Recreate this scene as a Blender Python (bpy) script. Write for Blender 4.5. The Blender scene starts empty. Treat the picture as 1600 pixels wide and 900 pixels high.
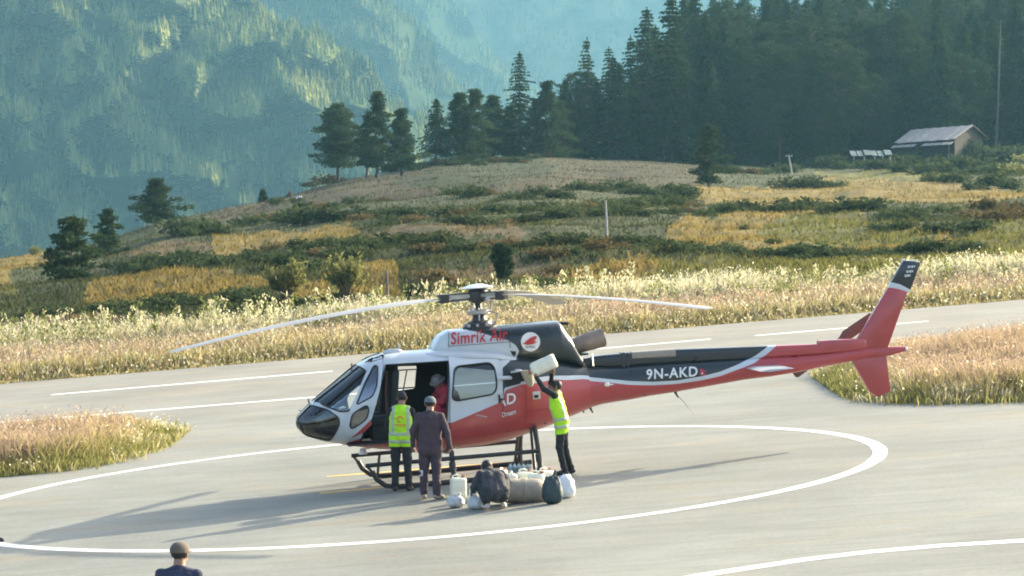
import bpy, bmesh, math, random
import numpy as np
from mathutils import Vector, Matrix

SC = bpy.context.scene
COL = SC.collection
R = math.radians
random.seed(7)
RNG = np.random.default_rng(11)

# ------------------------------------------------------------------ camera
F, YH, ROLL, H = 4500.0, 256.0, 0.075, 5.27       # focal in photo pixels, horizon row, rise of the apron to the right, eye height
PITCH = math.atan((450 - YH) / F)
cam_d = bpy.data.cameras.new('camera')
cam_d.sensor_width = 36
cam_d.lens = F / 1600 * 36
cam_d.clip_start, cam_d.clip_end = 0.5, 30000
cam_o = bpy.data.objects.new('camera', cam_d)
COL.objects.link(cam_o)
cam_o.location = (0, 0, H)
cam_o.rotation_euler = (math.pi / 2 - PITCH, 0, 0)
SC.camera = cam_o
# ------------------------------------------------------------------ light
SUN_AZ, SUN_EL = math.atan2(4.0, 3.0), R(21.7)
SUN_DIR = Vector((math.sin(SUN_AZ) * math.cos(SUN_EL), math.cos(SUN_AZ) * math.cos(SUN_EL), math.sin(SUN_EL)))
sd = bpy.data.lights.new('sun', 'SUN')
sd.energy, sd.angle, sd.color = 3.7, R(0.6), (1.0, 0.88, 0.66)
so = bpy.data.objects.new('sun', sd)
COL.objects.link(so)
so.rotation_euler = SUN_DIR.to_track_quat('Z', 'Y').to_euler()
so.location = (60, 40, 60)
w = bpy.data.worlds.new('World')
SC.world = w
w.use_nodes = True
nt = w.node_tree
sky = nt.nodes.new('ShaderNodeTexSky')
sky.sky_type = 'NISHITA'
sky.sun_disc = False
sky.sun_elevation, sky.sun_rotation = SUN_EL, SUN_AZ
sky.air_density, sky.dust_density, sky.ozone_density = 0.8, 4.0, 0.6
bgn = nt.nodes['Background']
bgn.inputs['Strength'].default_value = 0.15
nt.links.new(sky.outputs[0], bgn.inputs['Color'])
SC.view_settings.view_transform = 'Standard'
SC.view_settings.look = 'None'
SC.view_settings.exposure = 1.76
SC.view_settings.gamma = 1.0
SC.render.engine = 'CYCLES'
SC.cycles.use_denoising = True
SC.cycles.filter_width = 1.9
SC.cycles.max_bounces = 8
SC.cycles.transparent_max_bounces = 16
SC.cycles.volume_bounces = 1
SC.cycles.caustics_reflective = False
SC.cycles.caustics_refractive = False
SC.cycles.sample_clamp_indirect = 6.0

# ------------------------------------------------------------------ projection helpers: pixel of the photograph -> place in the world
FW = np.array([0, math.cos(PITCH), -math.sin(PITCH)])
UP = np.array([0, math.sin(PITCH), math.cos(PITCH)])
CAM = np.array([0, 0, H])
def ray(x, y):
    return FW + np.array([(x - 800) / F, 0, 0]) + UP * ((450 - y) / F)
def ground(x, y):                     # where the ray meets the apron plane
    d = ray(x, y)
    return Vector(CAM + d * (-H / (d[2] - ROLL * d[0])))
def at(x, y, dist):                   # the point on the ray at world depth Y = dist
    d = ray(x, y)
    return Vector(CAM + d * (dist / d[1]))
def G(x, y, dz=0.0):
    return Vector((x, y, ROLL * x + dz))
PLANE_N = Vector((-ROLL, 0, 1)).normalized()

# ------------------------------------------------------------------ materials
def mat(name, col, rough=0.6, metal=0.0, noise=0.0, nscale=8.0, bump=0.0, bscale=40.0, spec=0.5, coat=0.0, emit=None):
    m = bpy.data.materials.new(name)
    m.use_nodes = True
    t = m.node_tree
    b = t.nodes['Principled BSDF']
    b.inputs['Base Color'].default_value = (*col, 1)
    b.inputs['Roughness'].default_value = rough
    b.inputs['Metallic'].default_value = metal
    b.inputs['Specular IOR Level'].default_value = spec
    b.inputs['Coat Weight'].default_value = coat
    b.inputs['Coat Roughness'].default_value = 0.08
    tc = t.nodes.new('ShaderNodeTexCoord')
    if noise:
        n = t.nodes.new('ShaderNodeTexNoise')
        n.inputs['Scale'].default_value = nscale
        n.inputs['Detail'].default_value = 5
        r = t.nodes.new('ShaderNodeMapRange')
        r.inputs['From Min'].default_value, r.inputs['From Max'].default_value = 0.3, 0.7
        r.inputs['To Min'].default_value, r.inputs['To Max'].default_value = 1 - noise, 1 + noise
        mx = t.nodes.new('ShaderNodeVectorMath')
        mx.operation = 'SCALE'
        mx.inputs[0].default_value = col
        t.links.new(tc.outputs['Object'], n.inputs['Vector'])
        t.links.new(n.outputs[0], r.inputs['Value'])
        t.links.new(r.outputs[0], mx.inputs['Scale'])
        t.links.new(mx.outputs[0], b.inputs['Base Color'])
    if bump:
        n2 = t.nodes.new('ShaderNodeTexNoise')
        n2.inputs['Scale'].default_value = bscale
        n2.inputs['Detail'].default_value = 4
        bp = t.nodes.new('ShaderNodeBump')
        bp.inputs['Strength'].default_value = bump
        bp.inputs['Distance'].default_value = 0.02
        t.links.new(tc.outputs['Object'], n2.inputs['Vector'])
        t.links.new(n2.outputs[0], bp.inputs['Height'])
        t.links.new(bp.outputs[0], b.inputs['Normal'])
    return m

def glass_mat(name, tint, rough=0.02, ior=1.5):
    m = bpy.data.materials.new(name)
    m.use_nodes = True
    t = m.node_tree
    t.nodes.remove(t.nodes['Principled BSDF'])
    out = t.nodes['Material Output']
    fr = t.nodes.new('ShaderNodeFresnel')
    fr.inputs[0].default_value = ior
    tr = t.nodes.new('ShaderNodeBsdfTransparent')
    tr.inputs[0].default_value = (*tint, 1)
    gl = t.nodes.new('ShaderNodeBsdfGlossy')
    gl.inputs['Roughness'].default_value = rough
    mx = t.nodes.new('ShaderNodeMixShader')
    t.links.new(fr.outputs[0], mx.inputs[0])
    t.links.new(tr.outputs[0], mx.inputs[1])
    t.links.new(gl.outputs[0], mx.inputs[2])
    t.links.new(mx.outputs[0], out.inputs[0])
    return m

def leaf_mat(name, col, trans=0.35, var=0.25, attr=None, rough=0.7):
    """foliage: diffuse plus light coming through; a little different from one object to the next"""
    m = bpy.data.materials.new(name)
    m.use_nodes = True
    t = m.node_tree
    t.nodes.remove(t.nodes['Principled BSDF'])
    out = t.nodes['Material Output']
    df = t.nodes.new('ShaderNodeBsdfDiffuse')
    tl = t.nodes.new('ShaderNodeBsdfTranslucent')
    mx = t.nodes.new('ShaderNodeMixShader')
    mx.inputs[0].default_value = trans
    if attr:
        a = t.nodes.new('ShaderNodeVertexColor')
        a.layer_name = attr
        src = a.outputs[0]
    else:
        oi = t.nodes.new('ShaderNodeObjectInfo')
        geo = t.nodes.new('ShaderNodeNewGeometry')
        add = t.nodes.new('ShaderNodeMath'); add.operation = 'ADD'
        t.links.new(oi.outputs['Random'], add.inputs[0])
        t.links.new(geo.outputs['Random Per Island'], add.inputs[1])
        r = t.nodes.new('ShaderNodeMapRange')
        r.inputs['From Max'].default_value = 2.0
        r.inputs['To Min'].default_value, r.inputs['To Max'].default_value = 1 - var, 1 + var
        sc = t.nodes.new('ShaderNodeVectorMath'); sc.operation = 'SCALE'
        sc.inputs[0].default_value = col
        t.links.new(add.outputs[0], r.inputs['Value'])
        t.links.new(r.outputs[0], sc.inputs['Scale'])
        src = sc.outputs[0]
    t.links.new(src, df.inputs[0])
    t.links.new(src, tl.inputs[0])
    t.links.new(df.outputs[0], mx.inputs[1])
    t.links.new(tl.outputs[0], mx.inputs[2])
    t.links.new(mx.outputs[0], out.inputs[0])
    return m

# ------------------------------------------------------------------ object helpers
def tag(o, label=None, cat=None, group=None, kind=None):
    if label: o['label'] = label
    if cat: o['category'] = cat
    if group: o['group'] = group
    if kind: o['kind'] = kind
    return o
def link(name, me, parent=None):
    o = bpy.data.objects.new(name, me)
    COL.objects.link(o)
    if parent is not None: o.parent = parent
    return o
def empty(name, loc=(0, 0, 0), rz=0.0, label=None, cat=None, group=None):
    o = bpy.data.objects.new(name, None)
    o.empty_display_size = 0.2
    COL.objects.link(o)
    o.location = loc
    o.rotation_euler = (0, 0, rz)
    return tag(o, label, cat, group)
def copy_tree(o, parent=None):
    c = o.copy()
    COL.objects.link(c)
    if parent is not None: c.parent = parent
    for ch in list(o.children): copy_tree(ch, c)
    return c
def smooth(me, angle=None):
    me.polygons.foreach_set('use_smooth', np.ones(len(me.polygons), bool))
    if angle is not None: me.set_sharp_from_angle(angle=R(angle))
def np_mesh(name, v, f, mats=(), colors=None, midx=None, smooth_=False):
    """v (n,3), f (m,k) arrays, k = 3 or 4, colours per vertex"""
    v = np.asarray(v, np.float32); f = np.asarray(f, np.int32)
    me = bpy.data.meshes.new(name)
    me.vertices.add(len(v)); me.vertices.foreach_set('co', v.ravel())
    k = f.shape[1]
    me.loops.add(f.size); me.loops.foreach_set('vertex_index', f.ravel())
    me.polygons.add(len(f)); me.polygons.foreach_set('loop_start', np.arange(0, f.size, k, dtype=np.int32))
    for m in mats: me.materials.append(m)
    if midx is not None: me.polygons.foreach_set('material_index', np.asarray(midx, np.int32))
    if smooth_: me.polygons.foreach_set('use_smooth', np.ones(len(f), bool))
    me.update(calc_edges=True)
    if colors is not None:
        ca = me.color_attributes.new('tone', 'FLOAT_COLOR', 'POINT')
        c4 = np.ones((len(v), 4), np.float32); c4[:, :3] = colors
        ca.data.foreach_set('color', c4.ravel())
    me.validate()
    return me

class MB:
    """collects shapes and links them as ONE mesh object"""
    def __init__(s): s.v, s.f, s.m = [], [], []
    def add(s, v, f, m=0):
        o = len(s.v)
        s.v += [tuple(p) for p in v]
        s.f += [tuple(i + o for i in q) for q in f]
        s.m += [m] * len(f)
        return s
    def box(s, c, d, rot=None, m=0):
        c = Vector(c); h = Vector(d) / 2
        vs = [Vector((x * h.x, y * h.y, z * h.z)) for z in (-1, 1) for y in (-1, 1) for x in (-1, 1)]
        if rot is not None: vs = [rot @ p for p in vs]
        return s.add([c + p for p in vs], [(0, 2, 3, 1), (4, 5, 7, 6), (0, 1, 5, 4), (2, 6, 7, 3), (0, 4, 6, 2), (1, 3, 7, 5)], m)
    def rings(s, rs, m=0, caps=True, closed=False):
        n = len(rs[0])
        v = [p for r in rs for p in r]
        f = []
        L = len(rs)
        for i in range(L if closed else L - 1):
            a, b = i * n, ((i + 1) % L) * n
            for j in range(n):
                k = (j + 1) % n
                f.append((a + j, a + k, b + k, b + j))
        if caps and not closed:
            f.append(tuple(range(n - 1, -1, -1)))
            f.append(tuple(range((L - 1) * n, L * n)))
        return s.add(v, f, m)
    def tube(s, pts, r, n=8, m=0, closed=False):
        pts = [Vector(p) for p in pts]
        rr = r if isinstance(r, (list, tuple)) else [r] * len(pts)
        rs = []
        u = None
        for i, p in enumerate(pts):
            if closed: d = pts[(i + 1) % len(pts)] - pts[i - 1]
            else: d = pts[min(i + 1, len(pts) - 1)] - pts[max(i - 1, 0)]
            d.normalize()
            if u is None:
                u = d.cross(Vector((0, 0, 1)))
                if u.length < 0.05: u = d.cross(Vector((0, 1, 0)))
            u = (u - d * u.dot(d)).normalized()
            w_ = d.cross(u)
            rs.append([p + (u * math.cos(a) + w_ * math.sin(a)) * rr[i] for a in (2 * math.pi * k / n for k in range(n))])
        return s.rings(rs, m, True, closed)
    def lathe(s, prof, c=(0, 0, 0), n=20, m=0):
        c = Vector(c)
        return s.rings([[c + Vector((r * math.cos(2 * math.pi * k / n), r * math.sin(2 * math.pi * k / n), z)) for k in range(n)] for r, z in prof], m)
    def ell(s, c, r, rot=None, nu=14, nv=8, m=0):
        c = Vector(c)
        rs = []
        for i in range(1, nv):
            t = -math.pi / 2 + math.pi * i / nv
            ring = [Vector((r[0] * math.cos(t) * math.cos(2 * math.pi * k / nu), r[1] * math.cos(t) * math.sin(2 * math.pi * k / nu), r[2] * math.sin(t))) for k in range(nu)]
            rs.append([c + (rot @ p if rot is not None else p) for p in ring])
        s.rings(rs, m, False)
        o = len(s.v) - (nv - 1) * nu
        for q, base in ((Vector((0, 0, -r[2])), o), (Vector((0, 0, r[2])), o + (nv - 2) * nu)):
            p = c + (rot @ q if rot is not None else q)
            s.v.append(tuple(p)); k = len(s.v) - 1
            for j in range(nu):
                a, b = base + j, base + (j + 1) % nu
                s.f.append((b, a, k) if q.z < 0 else (a, b, k)); s.m.append(m)
        return s
    def prism(s, poly, d, m=0):
        """poly: 3-D points of one face, d: extrusion vector"""
        n = len(poly); d = Vector(d)
        v = [Vector(p) for p in poly] + [Vector(p) + d for p in poly]
        f = [tuple(range(n - 1, -1, -1)), tuple(range(n, 2 * n))] + [(i, (i + 1) % n, n + (i + 1) % n, n + i) for i in range(n)]
        return s.add(v, f, m)
    def mesh(s, name, mats, sm=None, bevel=0.0):
        me = bpy.data.meshes.new(name)
        me.from_pydata(s.v, [], s.f)
        for m in (mats if isinstance(mats, (list, tuple)) else [mats]): me.materials.append(m)
        me.polygons.foreach_set('material_index', np.array(s.m, np.int32))
        bm = bmesh.new(); bm.from_mesh(me)
        bmesh.ops.recalc_face_normals(bm, faces=bm.faces)
        if bevel:
            bmesh.ops.bevel(bm, geom=[e for e in bm.edges if e.calc_face_angle(0) > 0.6], offset=bevel, segments=2, affect='EDGES', profile=0.5)
        bm.to_mesh(me); bm.free()
        if sm is not None: smooth(me, sm)
        return me
    def build(s, name, mats, parent=None, sm=40, bevel=0.0):
        return link(name, s.mesh(name, mats, sm, bevel), parent)

ORD = 'first second third fourth fifth sixth seventh eighth ninth tenth eleventh twelfth thirteenth fourteenth fifteenth sixteenth seventeenth eighteenth nineteenth twentieth'.split()
def ordinal(i, n):
    """i = 0 .. n-1 counted from the nearer end"""
    if n == 1: return 'only', ''
    if i < (n + 1) // 2: return ORD[min(i, 19)], 'left'
    return ORD[min(n - 1 - i, 19)], 'right'
def interp(pts, x):
    xs = [p[0] for p in pts]; ys = [p[1] for p in pts]
    return np.interp(x, xs, ys)

# smooth value noise in numpy
_tab = RNG.random((256, 256)).astype(np.float32)
def vnoise(x, y):
    x = np.asarray(x, float); y = np.asarray(y, float)
    xi = np.floor(x).astype(int); yi = np.floor(y).astype(int)
    fx = x - xi; fy = y - yi
    fx = fx * fx * (3 - 2 * fx); fy = fy * fy * (3 - 2 * fy)
    a = _tab[xi & 255, yi & 255]; b = _tab[(xi + 1) & 255, yi & 255]
    c = _tab[xi & 255, (yi + 1) & 255]; d = _tab[(xi + 1) & 255, (yi + 1) & 255]
    return (a * (1 - fx) + b * fx) * (1 - fy) + (c * (1 - fx) + d * fx) * fy
def fbm(x, y, o=4):
    s = 0; a = 0.5; t = 0
    for i in range(o):
        s = s + a * vnoise(x * 2 ** i + 17 * i, y * 2 ** i + 5 * i); t += a; a *= 0.5
    return s / t
def inside(poly, x, y):
    x = np.asarray(x); y = np.asarray(y)
    r = np.zeros(x.shape, bool)
    n = len(poly)
    for i in range(n):
        x1, y1 = poly[i]; x2, y2 = poly[(i + 1) % n]
        if y1 == y2: continue
        c = ((y1 > y) != (y2 > y)) & (x < (x2 - x1) * (y - y1) / (y2 - y1) + x1)
        r ^= c
    return r
# ================================================================== LAND
# ------------------------------------------------------------------ ground plane, apron, runway
def asphalt_mat(name, base, streak):
    m = bpy.data.materials.new(name); m.use_nodes = True
    t = m.node_tree; b = t.nodes['Principled BSDF']
    b.inputs['Roughness'].default_value = 0.85
    b.inputs['Specular IOR Level'].default_value = 0.25
    tc = t.nodes.new('ShaderNodeTexCoord')
    def noise(scale, sx, sy, detail=6):
        mp = t.nodes.new('ShaderNodeMapping'); mp.inputs['Scale'].default_value = (sx, sy, 1)
        n = t.nodes.new('ShaderNodeTexNoise'); n.inputs['Scale'].default_value = scale; n.inputs['Detail'].default_value = detail
        n.inputs['Roughness'].default_value = 0.62
        t.links.new(tc.outputs['Object'], mp.inputs[0]); t.links.new(mp.outputs[0], n.inputs['Vector'])
        return n
    def rng(n, lo, hi, a=0.3, c=0.7):
        r = t.nodes.new('ShaderNodeMapRange'); r.inputs['From Min'].default_value = a; r.inputs['From Max'].default_value = c
        r.inputs['To Min'].default_value = lo; r.inputs['To Max'].default_value = hi
        t.links.new(n.outputs[0], r.inputs['Value']); return r
    n1 = rng(noise(0.22, 1, 1), 0.82, 1.16)
    n2 = rng(noise(1.3, 0.35, 1.6), 1 - streak, 1 + streak)
    n3 = rng(noise(14, 1, 1, 3), 0.9, 1.1)
    n4 = rng(noise(0.6, 0.5, 1.2), 0.0, 1.0, 0.52, 0.72)
    n5 = noise(60, 1, 1, 3)
    n6 = rng(noise(3.0, 0.25, 2.2, 5), 0.86, 1.06, 0.25, 0.5)
    mul = None
    for n in (n1, n2, n3, n6):
        if mul is None: mul = n.outputs[0]; continue
        k = t.nodes.new('ShaderNodeMath'); k.operation = 'MULTIPLY'
        t.links.new(mul, k.inputs[0]); t.links.new(n.outputs[0], k.inputs[1]); mul = k.outputs[0]
    mix = t.nodes.new('ShaderNodeMix'); mix.data_type = 'RGBA'
    mix.inputs['A'].default_value = (*base, 1)
    mix.inputs['B'].default_value = (base[0] * 1.16, base[1] * 1.03, base[2] * 0.9, 1)      # dusty patches
    t.links.new(n4.outputs[0], mix.inputs['Factor'])
    sc = t.nodes.new('ShaderNodeVectorMath'); sc.operation = 'SCALE'
    t.links.new(mix.outputs['Result'], sc.inputs[0]); t.links.new(mul, sc.inputs['Scale'])
    t.links.new(sc.outputs[0], b.inputs['Base Color'])
    bp = t.nodes.new('ShaderNodeBump'); bp.inputs['Strength'].default_value = 0.35; bp.inputs['Distance'].default_value = 0.01
    t.links.new(n5.outputs[0], bp.inputs['Height']); t.links.new(bp.outputs[0], b.inputs['Normal'])
    return m
M_ASPH = asphalt_mat('worn_asphalt', (0.207, 0.212, 0.182), 0.1)
M_RUN = asphalt_mat('runway_asphalt', (0.217, 0.212, 0.178), 0.1)
M_SOIL = mat('dry_soil', (0.11, 0.085, 0.045), 0.95, noise=0.4, nscale=0.8)
def worn_paint(name, col, wear, under=(0.2, 0.195, 0.18)):
    m = mat(name, col, 0.75)
    t = m.node_tree; b = t.nodes['Principled BSDF']
    tc = t.nodes.new('ShaderNodeTexCoord')
    n = t.nodes.new('ShaderNodeTexNoise'); n.inputs['Scale'].default_value = 7; n.inputs['Detail'].default_value = 8; n.inputs['Roughness'].default_value = 0.7
    r = t.nodes.new('ShaderNodeMapRange'); r.inputs['From Min'].default_value = 0.62 - wear; r.inputs['From Max'].default_value = 0.72 - wear * 0.5
    mx = t.nodes.new('ShaderNodeMix'); mx.data_type = 'RGBA'
    mx.inputs['A'].default_value = (*col, 1); mx.inputs['B'].default_value = (*under, 1)
    t.links.new(tc.outputs['Object'], n.inputs['Vector']); t.links.new(n.outputs[0], r.inputs['Value'])
    t.links.new(r.outputs[0], mx.inputs['Factor']); t.links.new(mx.outputs['Result'], b.inputs['Base Color'])
    return m
M_LINE = worn_paint('white_line_paint', (0.74, 0.735, 0.68), 0.06)
M_YLINE = worn_paint('yellow_line_paint', (0.72, 0.45, 0.08), 0.1)

def sheet(name, poly, dz, m, kind='structure', parent=None, sub=None):
    me = bpy.data.meshes.new(name)
    me.from_pydata([tuple(G(p[0], p[1], dz)) for p in poly], [], [tuple(range(len(poly)))])
    me.materials.append(m)
    o = link(name, me, parent)
    if kind: o['kind'] = kind
    return o
sheet('ground', [(-400, -60), (400, -60), (400, 94.5), (-400, 94.5)], -0.03, M_SOIL)
RW_ANG = math.atan2(3.8, 30.4)               # the runway runs a little away to the right
def rw(u, v):                               # along the runway u, across v (v = 0 at the far edge)
    c, s = math.cos(RW_ANG), math.sin(RW_ANG)
    return (u * c + v * s, 85.25 + u * s - v * c)
FAR_EDGE = lambda x: 85.25 + x * math.tan(RW_ANG)
apron = sheet('apron', [(-110, -25), (110, -25), (110, FAR_EDGE(110) - 18.0), (-110, FAR_EDGE(-110) - 18.0)], 0.0, M_ASPH)
runway = sheet('runway', [(-110, FAR_EDGE(-110) - 18.0), (110, FAR_EDGE(110) - 18.0), (110, FAR_EDGE(110)), (-110, FAR_EDGE(-110))], 0.001, M_RUN)

def strip(name, pts, width, m, dz=0.004, closed=False, wob=0.0):
    """a painted line following pts (ground x, y)"""
    L, Rr = [], []
    n = len(pts)
    for i in range(n):
        a = Vector(pts[(i - 1) % n] if closed or i > 0 else pts[i]); b = Vector(pts[(i + 1) % n] if closed or i < n - 1 else pts[i])
        d = (b - a).normalized(); nn = Vector((-d.y, d.x))
        p = Vector(pts[i])
        k = width / 2 * (1 + wob * (random.random() - 0.5))
        L.append(p + nn * k); Rr.append(p - nn * k)
    v = [tuple(G(p.x, p.y, dz)) for p in L + Rr]
    rng = range(n if closed else n - 1)
    f = [(i, n + i, n + (i + 1) % n, (i + 1) % n) for i in rng]
    me = bpy.data.meshes.new(name); me.from_pydata(v, [], f); me.materials.append(m)
    o = link(name, me); o['kind'] = 'structure'
    return o
# the landing circle, its centre and radius measured on the ground
CC, CR = (-1.63, 48.9), 7.84
strip('landing_circle_line', [(CC[0] + CR * math.cos(2 * math.pi * k / 160), CC[1] + CR * math.sin(2 * math.pi * k / 160)) for k in range(160)], 0.255, M_LINE, closed=True, wob=0.14)
g = [ground(*p) for p in ((960, 925), (1097, 899), (1250, 875.5), (1359, 862.5), (1469, 853), (1600, 845), (1750, 838), (1900, 834))]
strip('taxiway_line', [(p.x, p.y) for p in g], 0.3, M_LINE, wob=0.1)
def px_line(name, a, b, width, m, n=24):
    A, B = ground(*a), ground(*b)
    strip(name, [(A.x + (B.x - A.x) * k / n, A.y + (B.y - A.y) * k / n) for k in range(n + 1)], width, m, wob=0.12)
px_line('runway_edge_line', (-250, 680), (1250, 560), 0.32, M_LINE)
px_line('runway_centre_line', (80, 617), (520, 580), 0.32, M_LINE)
px_line('runway_centre_line', (700, 565), (1110, 530), 0.32, M_LINE)
px_line('runway_centre_line', (1180, 524.5), (1450, 502), 0.32, M_LINE)
px_line('runway_centre_line', (-420, 658), (-30, 626), 0.32, M_LINE)
px_line('yellow_apron_line', (510, 745), (800, 722), 0.18, M_YLINE)
px_line('yellow_apron_line', (500, 771), (645, 757), 0.17, M_YLINE)

# ------------------------------------------------------------------ the hillside: terraces up to a crest, beyond it the valley (left) or the forest slope (right)
YR = [(-900, 470), (-400, 440), (0, 402), (50, 396), (100, 388), (160, 376), (200, 364), (240, 348), (300, 336), (350, 326), (400, 318), (450, 304), (500, 291),
      (560, 277), (620, 269), (680, 257), (760, 250), (860, 243), (930, 249), (1000, 250), (1090, 257), (1200, 262), (1300, 262), (1400, 257), (1600, 254), (2600, 230)]
DR = [(-900, 230), (0, 250), (300, 310), (500, 370), (860, 410), (1600, 430), (2600, 430)]
YT = [(-900, 0), (640, 0), (800, 232), (950, 205), (1100, 130), (1300, 60), (1600, 0), (2600, -60)]   # where the forest slope tops out
Y0 = 94.0
def y_near(px):                        # pixel row of the apron plane at depth Y0
    # point on plane at depth Y0 and column px
    X = (px - 800) / F * (Y0 * FW[1] + (H) * math.sin(PITCH))
    z = ROLL * X
    zc = Y0 * FW[1] + (z - H) * FW[2]
    return 450 - F * ((Y0 * UP[1] + (z - H) * UP[2]) / zc)
def hill_depth(px, s):
    dr = interp(DR, px)
    return 1.0 / ((1 - s) / Y0 + s / dr)
def hill_np(px, py):
    px = np.asarray(px, float); py = np.asarray(py, float)
    yn, yr = y_near(px), interp(YR, px)
    s = np.clip((py - yn) / (yr - yn), 0, 1)
    D = hill_depth(px, s)
    dx = (px - 800) / F; dyy = (450 - py) / F
    d1 = FW[1] + UP[1] * dyy; d2 = FW[2] + UP[2] * dyy
    k = D / d1
    X, Z = dx * k, H + d2 * k
    bumpy = (fbm(X / 6 + 40, D / 6, 4) - 0.5) * 0.9 + (fbm(X / 25 + 60, D / 14, 3) - 0.5) * 1.2      # hummocks
    fade = np.clip(s * 6, 0, 1) * np.clip((1 - s) * 12, 0.25, 1)
    return np.stack([X, D, Z + bumpy * fade - 0.03], -1)
def hill(px, py):
    return Vector(hill_np(px, py).tolist())
def px_per_m(p):
    return F / (p[1] * FW[1] + (p[2] - H) * FW[2])

# kinds of cover on the terraces: outline in photo pixels, colour of the crop or soil itself
YELLOW, YGREEN, RUST, STRAW, DARKG = (0.17, 0.13, 0.042), (0.112, 0.11, 0.034), (0.056, 0.05, 0.028), (0.115, 0.092, 0.052), (0.038, 0.046, 0.022)
FIELDS = [
 (RUST, [(280, 345), (400, 315), (500, 290), (620, 266), (860, 240), (1000, 246), (1095, 255), (1095, 290), (960, 296), (800, 300), (700, 306), (560, 312), (430, 326), (330, 340)]),
 (DARKG, [(600, 290), (690, 256), (860, 246), (880, 262), (800, 288), (700, 300)]),
 (YELLOW, [(1095, 322), (1100, 292), (1240, 282), (1380, 274), (1480, 290), (1620, 300), (1620, 322), (1380, 318), (1240, 326)]),
 (YGREEN, [(1270, 272), (1460, 268), (1500, 274), (1480, 288), (1340, 282)]),
 (YELLOW, [(1022, 402), (1024, 372), (1060, 350), (1180, 338), (1300, 336), (1400, 352), (1540, 372), (1540, 380), (1350, 386), (1150, 394)]),
 (YGREEN, [(1180, 352), (1300, 338), (1400, 352), (1500, 372), (1300, 380), (1190, 376)]),
 (YGREEN, [(880, 446), (900, 412), (1100, 404), (1300, 404), (1420, 398), (1620, 380), (1620, 420), (1400, 430), (1150, 450)]),
 (YELLOW, [(880, 430), (900, 412), (1010, 404), (1040, 420), (960, 440)]),
 (YGREEN, [(1490, 380), (1540, 352), (1620, 348), (1620, 400), (1400, 402)]),
 (YELLOW, [(300, 398), (340, 372), (450, 358), (552, 345), (556, 374), (480, 384), (390, 386)]),
 (YELLOW, [(125, 470), (150, 446), (200, 424), (330, 430), (420, 440), (490, 440), (620, 405), (628, 460), (560, 470), (420, 452), (300, 462), (200, 476)]),
 (YELLOW, [(-300, 470), (-300, 410), (0, 402), (85, 392), (80, 412), (0, 440)]),
 (YGREEN, [(-300, 500), (-300, 468), (0, 444), (70, 440), (80, 456), (0, 470)]),
 (STRAW, [(570, 372), (600, 360), (720, 352), (800, 362), (830, 368), (780, 374), (660, 376)]),
 (STRAW, [(690, 440), (700, 420), (840, 410), (900, 420), (860, 434), (760, 440)]),
 (STRAW, [(170, 408), (220, 388), (300, 380), (330, 392), (240, 408)]),
 (STRAW, [(0, 520), (100, 492), (240, 500), (300, 515), (200, 530), (60, 540)]),
 (RUST, [(290, 352), (330, 335), (430, 322), (430, 332), (340, 348)]),
]
def cover(px, py):
    """albedo of the hillside at photo pixel, outlines roughened by noise"""
    px = np.asarray(px, float); py = np.asarray(py, float)
    n1 = fbm(px / 26 + 3, py / 9 + 8, 4) - 0.5
    n2 = fbm(px / 30 + 43, py / 10 + 28, 4) - 0.5
    qx, qy = px + n1 * 50, py + n2 * 14
    c = np.empty(px.shape + (3,)); c[...] = (0.054, 0.062, 0.026)
    mixg = np.clip(fbm(px / 45, py / 9, 4) * 2.6 - 0.8, 0, 1)[..., None]
    c = c * (1 - mixg) + np.array((0.042, 0.05, 0.023)) * mixg
    for col, poly in FIELDS:
        ins = inside(poly, qx, qy)
        c[ins] = col
    patch = np.clip(fbm(px / 22 + 71, py / 5 + 13, 3) * 3 - 1.55, 0, 1)[..., None] * 0.6     # green weeds coming through
    c = c * (1 - patch) + np.array((0.058, 0.062, 0.026)) * patch
    v = 0.68 + 0.64 * fbm(px / 9, py / 2.4, 4)
    return c * v[..., None]

PXS = np.arange(-880, 2500, 4.0)
S = np.linspace(0, 1, 220)
gx, gs = np.meshgrid(PXS, S)
yn_, yr_ = y_near(gx).astype(float), interp(YR, gx)
gy = yn_ + (yr_ - yn_) * gs
V = hill_np(gx, gy)
Ccol = cover(gx, gy)
rows, cols_ = [V], [Ccol]
yt_ = interp(YT, PXS)
wr = np.clip((PXS - 640) / 180, 0, 1)              # 0 valley side, 1 forest side
top = V[-1]
DRp = interp(DR, PXS)
zr = top[:, 2]
for k in range(1, 25):
    D = DRp + 16.0 * k
    z_val = zr - 0.12 * 16 * k - 0.016 * (k * 4) ** 2
    f = k / 24
    py = interp(YR, PXS) * (1 - f) + yt_ * f
    dyy = (450 - py) / F
    z_for = H + (FW[2] + UP[2] * dyy) * D / (FW[1] + UP[1] * dyy)
    z = z_val * (1 - wr) + z_for * wr + (fbm(PXS / 40, np.full_like(PXS, k / 3.0), 3) - 0.5) * 2.0
    x = (PXS - 800) / F * D
    rows.append(np.stack([x, D, z], -1)[None])
    cols_.append(np.tile(np.array((0.06, 0.06, 0.03)), (1, len(PXS), 1)) * (0.8 + 0.4 * fbm(PXS / 20, np.full_like(PXS, k * 1.0), 3))[None, :, None])
VV = np.concatenate(rows, 0); CCc = np.concatenate(cols_, 0)
nr, nc = VV.shape[:2]
idx = np.arange(nr * nc).reshape(nr, nc)
quads = np.stack([idx[:-1, :-1], idx[:-1, 1:], idx[1:, 1:], idx[1:, :-1]], -1).reshape(-1, 4)
M_HILL = bpy.data.materials.new('terrace_cover'); M_HILL.use_nodes = True
_t = M_HILL.node_tree; _b = _t.nodes['Principled BSDF']; _b.inputs['Roughness'].default_value = 0.95; _b.inputs['Specular IOR Level'].default_value = 0.1
_a = _t.nodes.new('ShaderNodeVertexColor'); _a.layer_name = 'tone'
_t.links.new(_a.outputs[0], _b.inputs['Base Color'])
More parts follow.
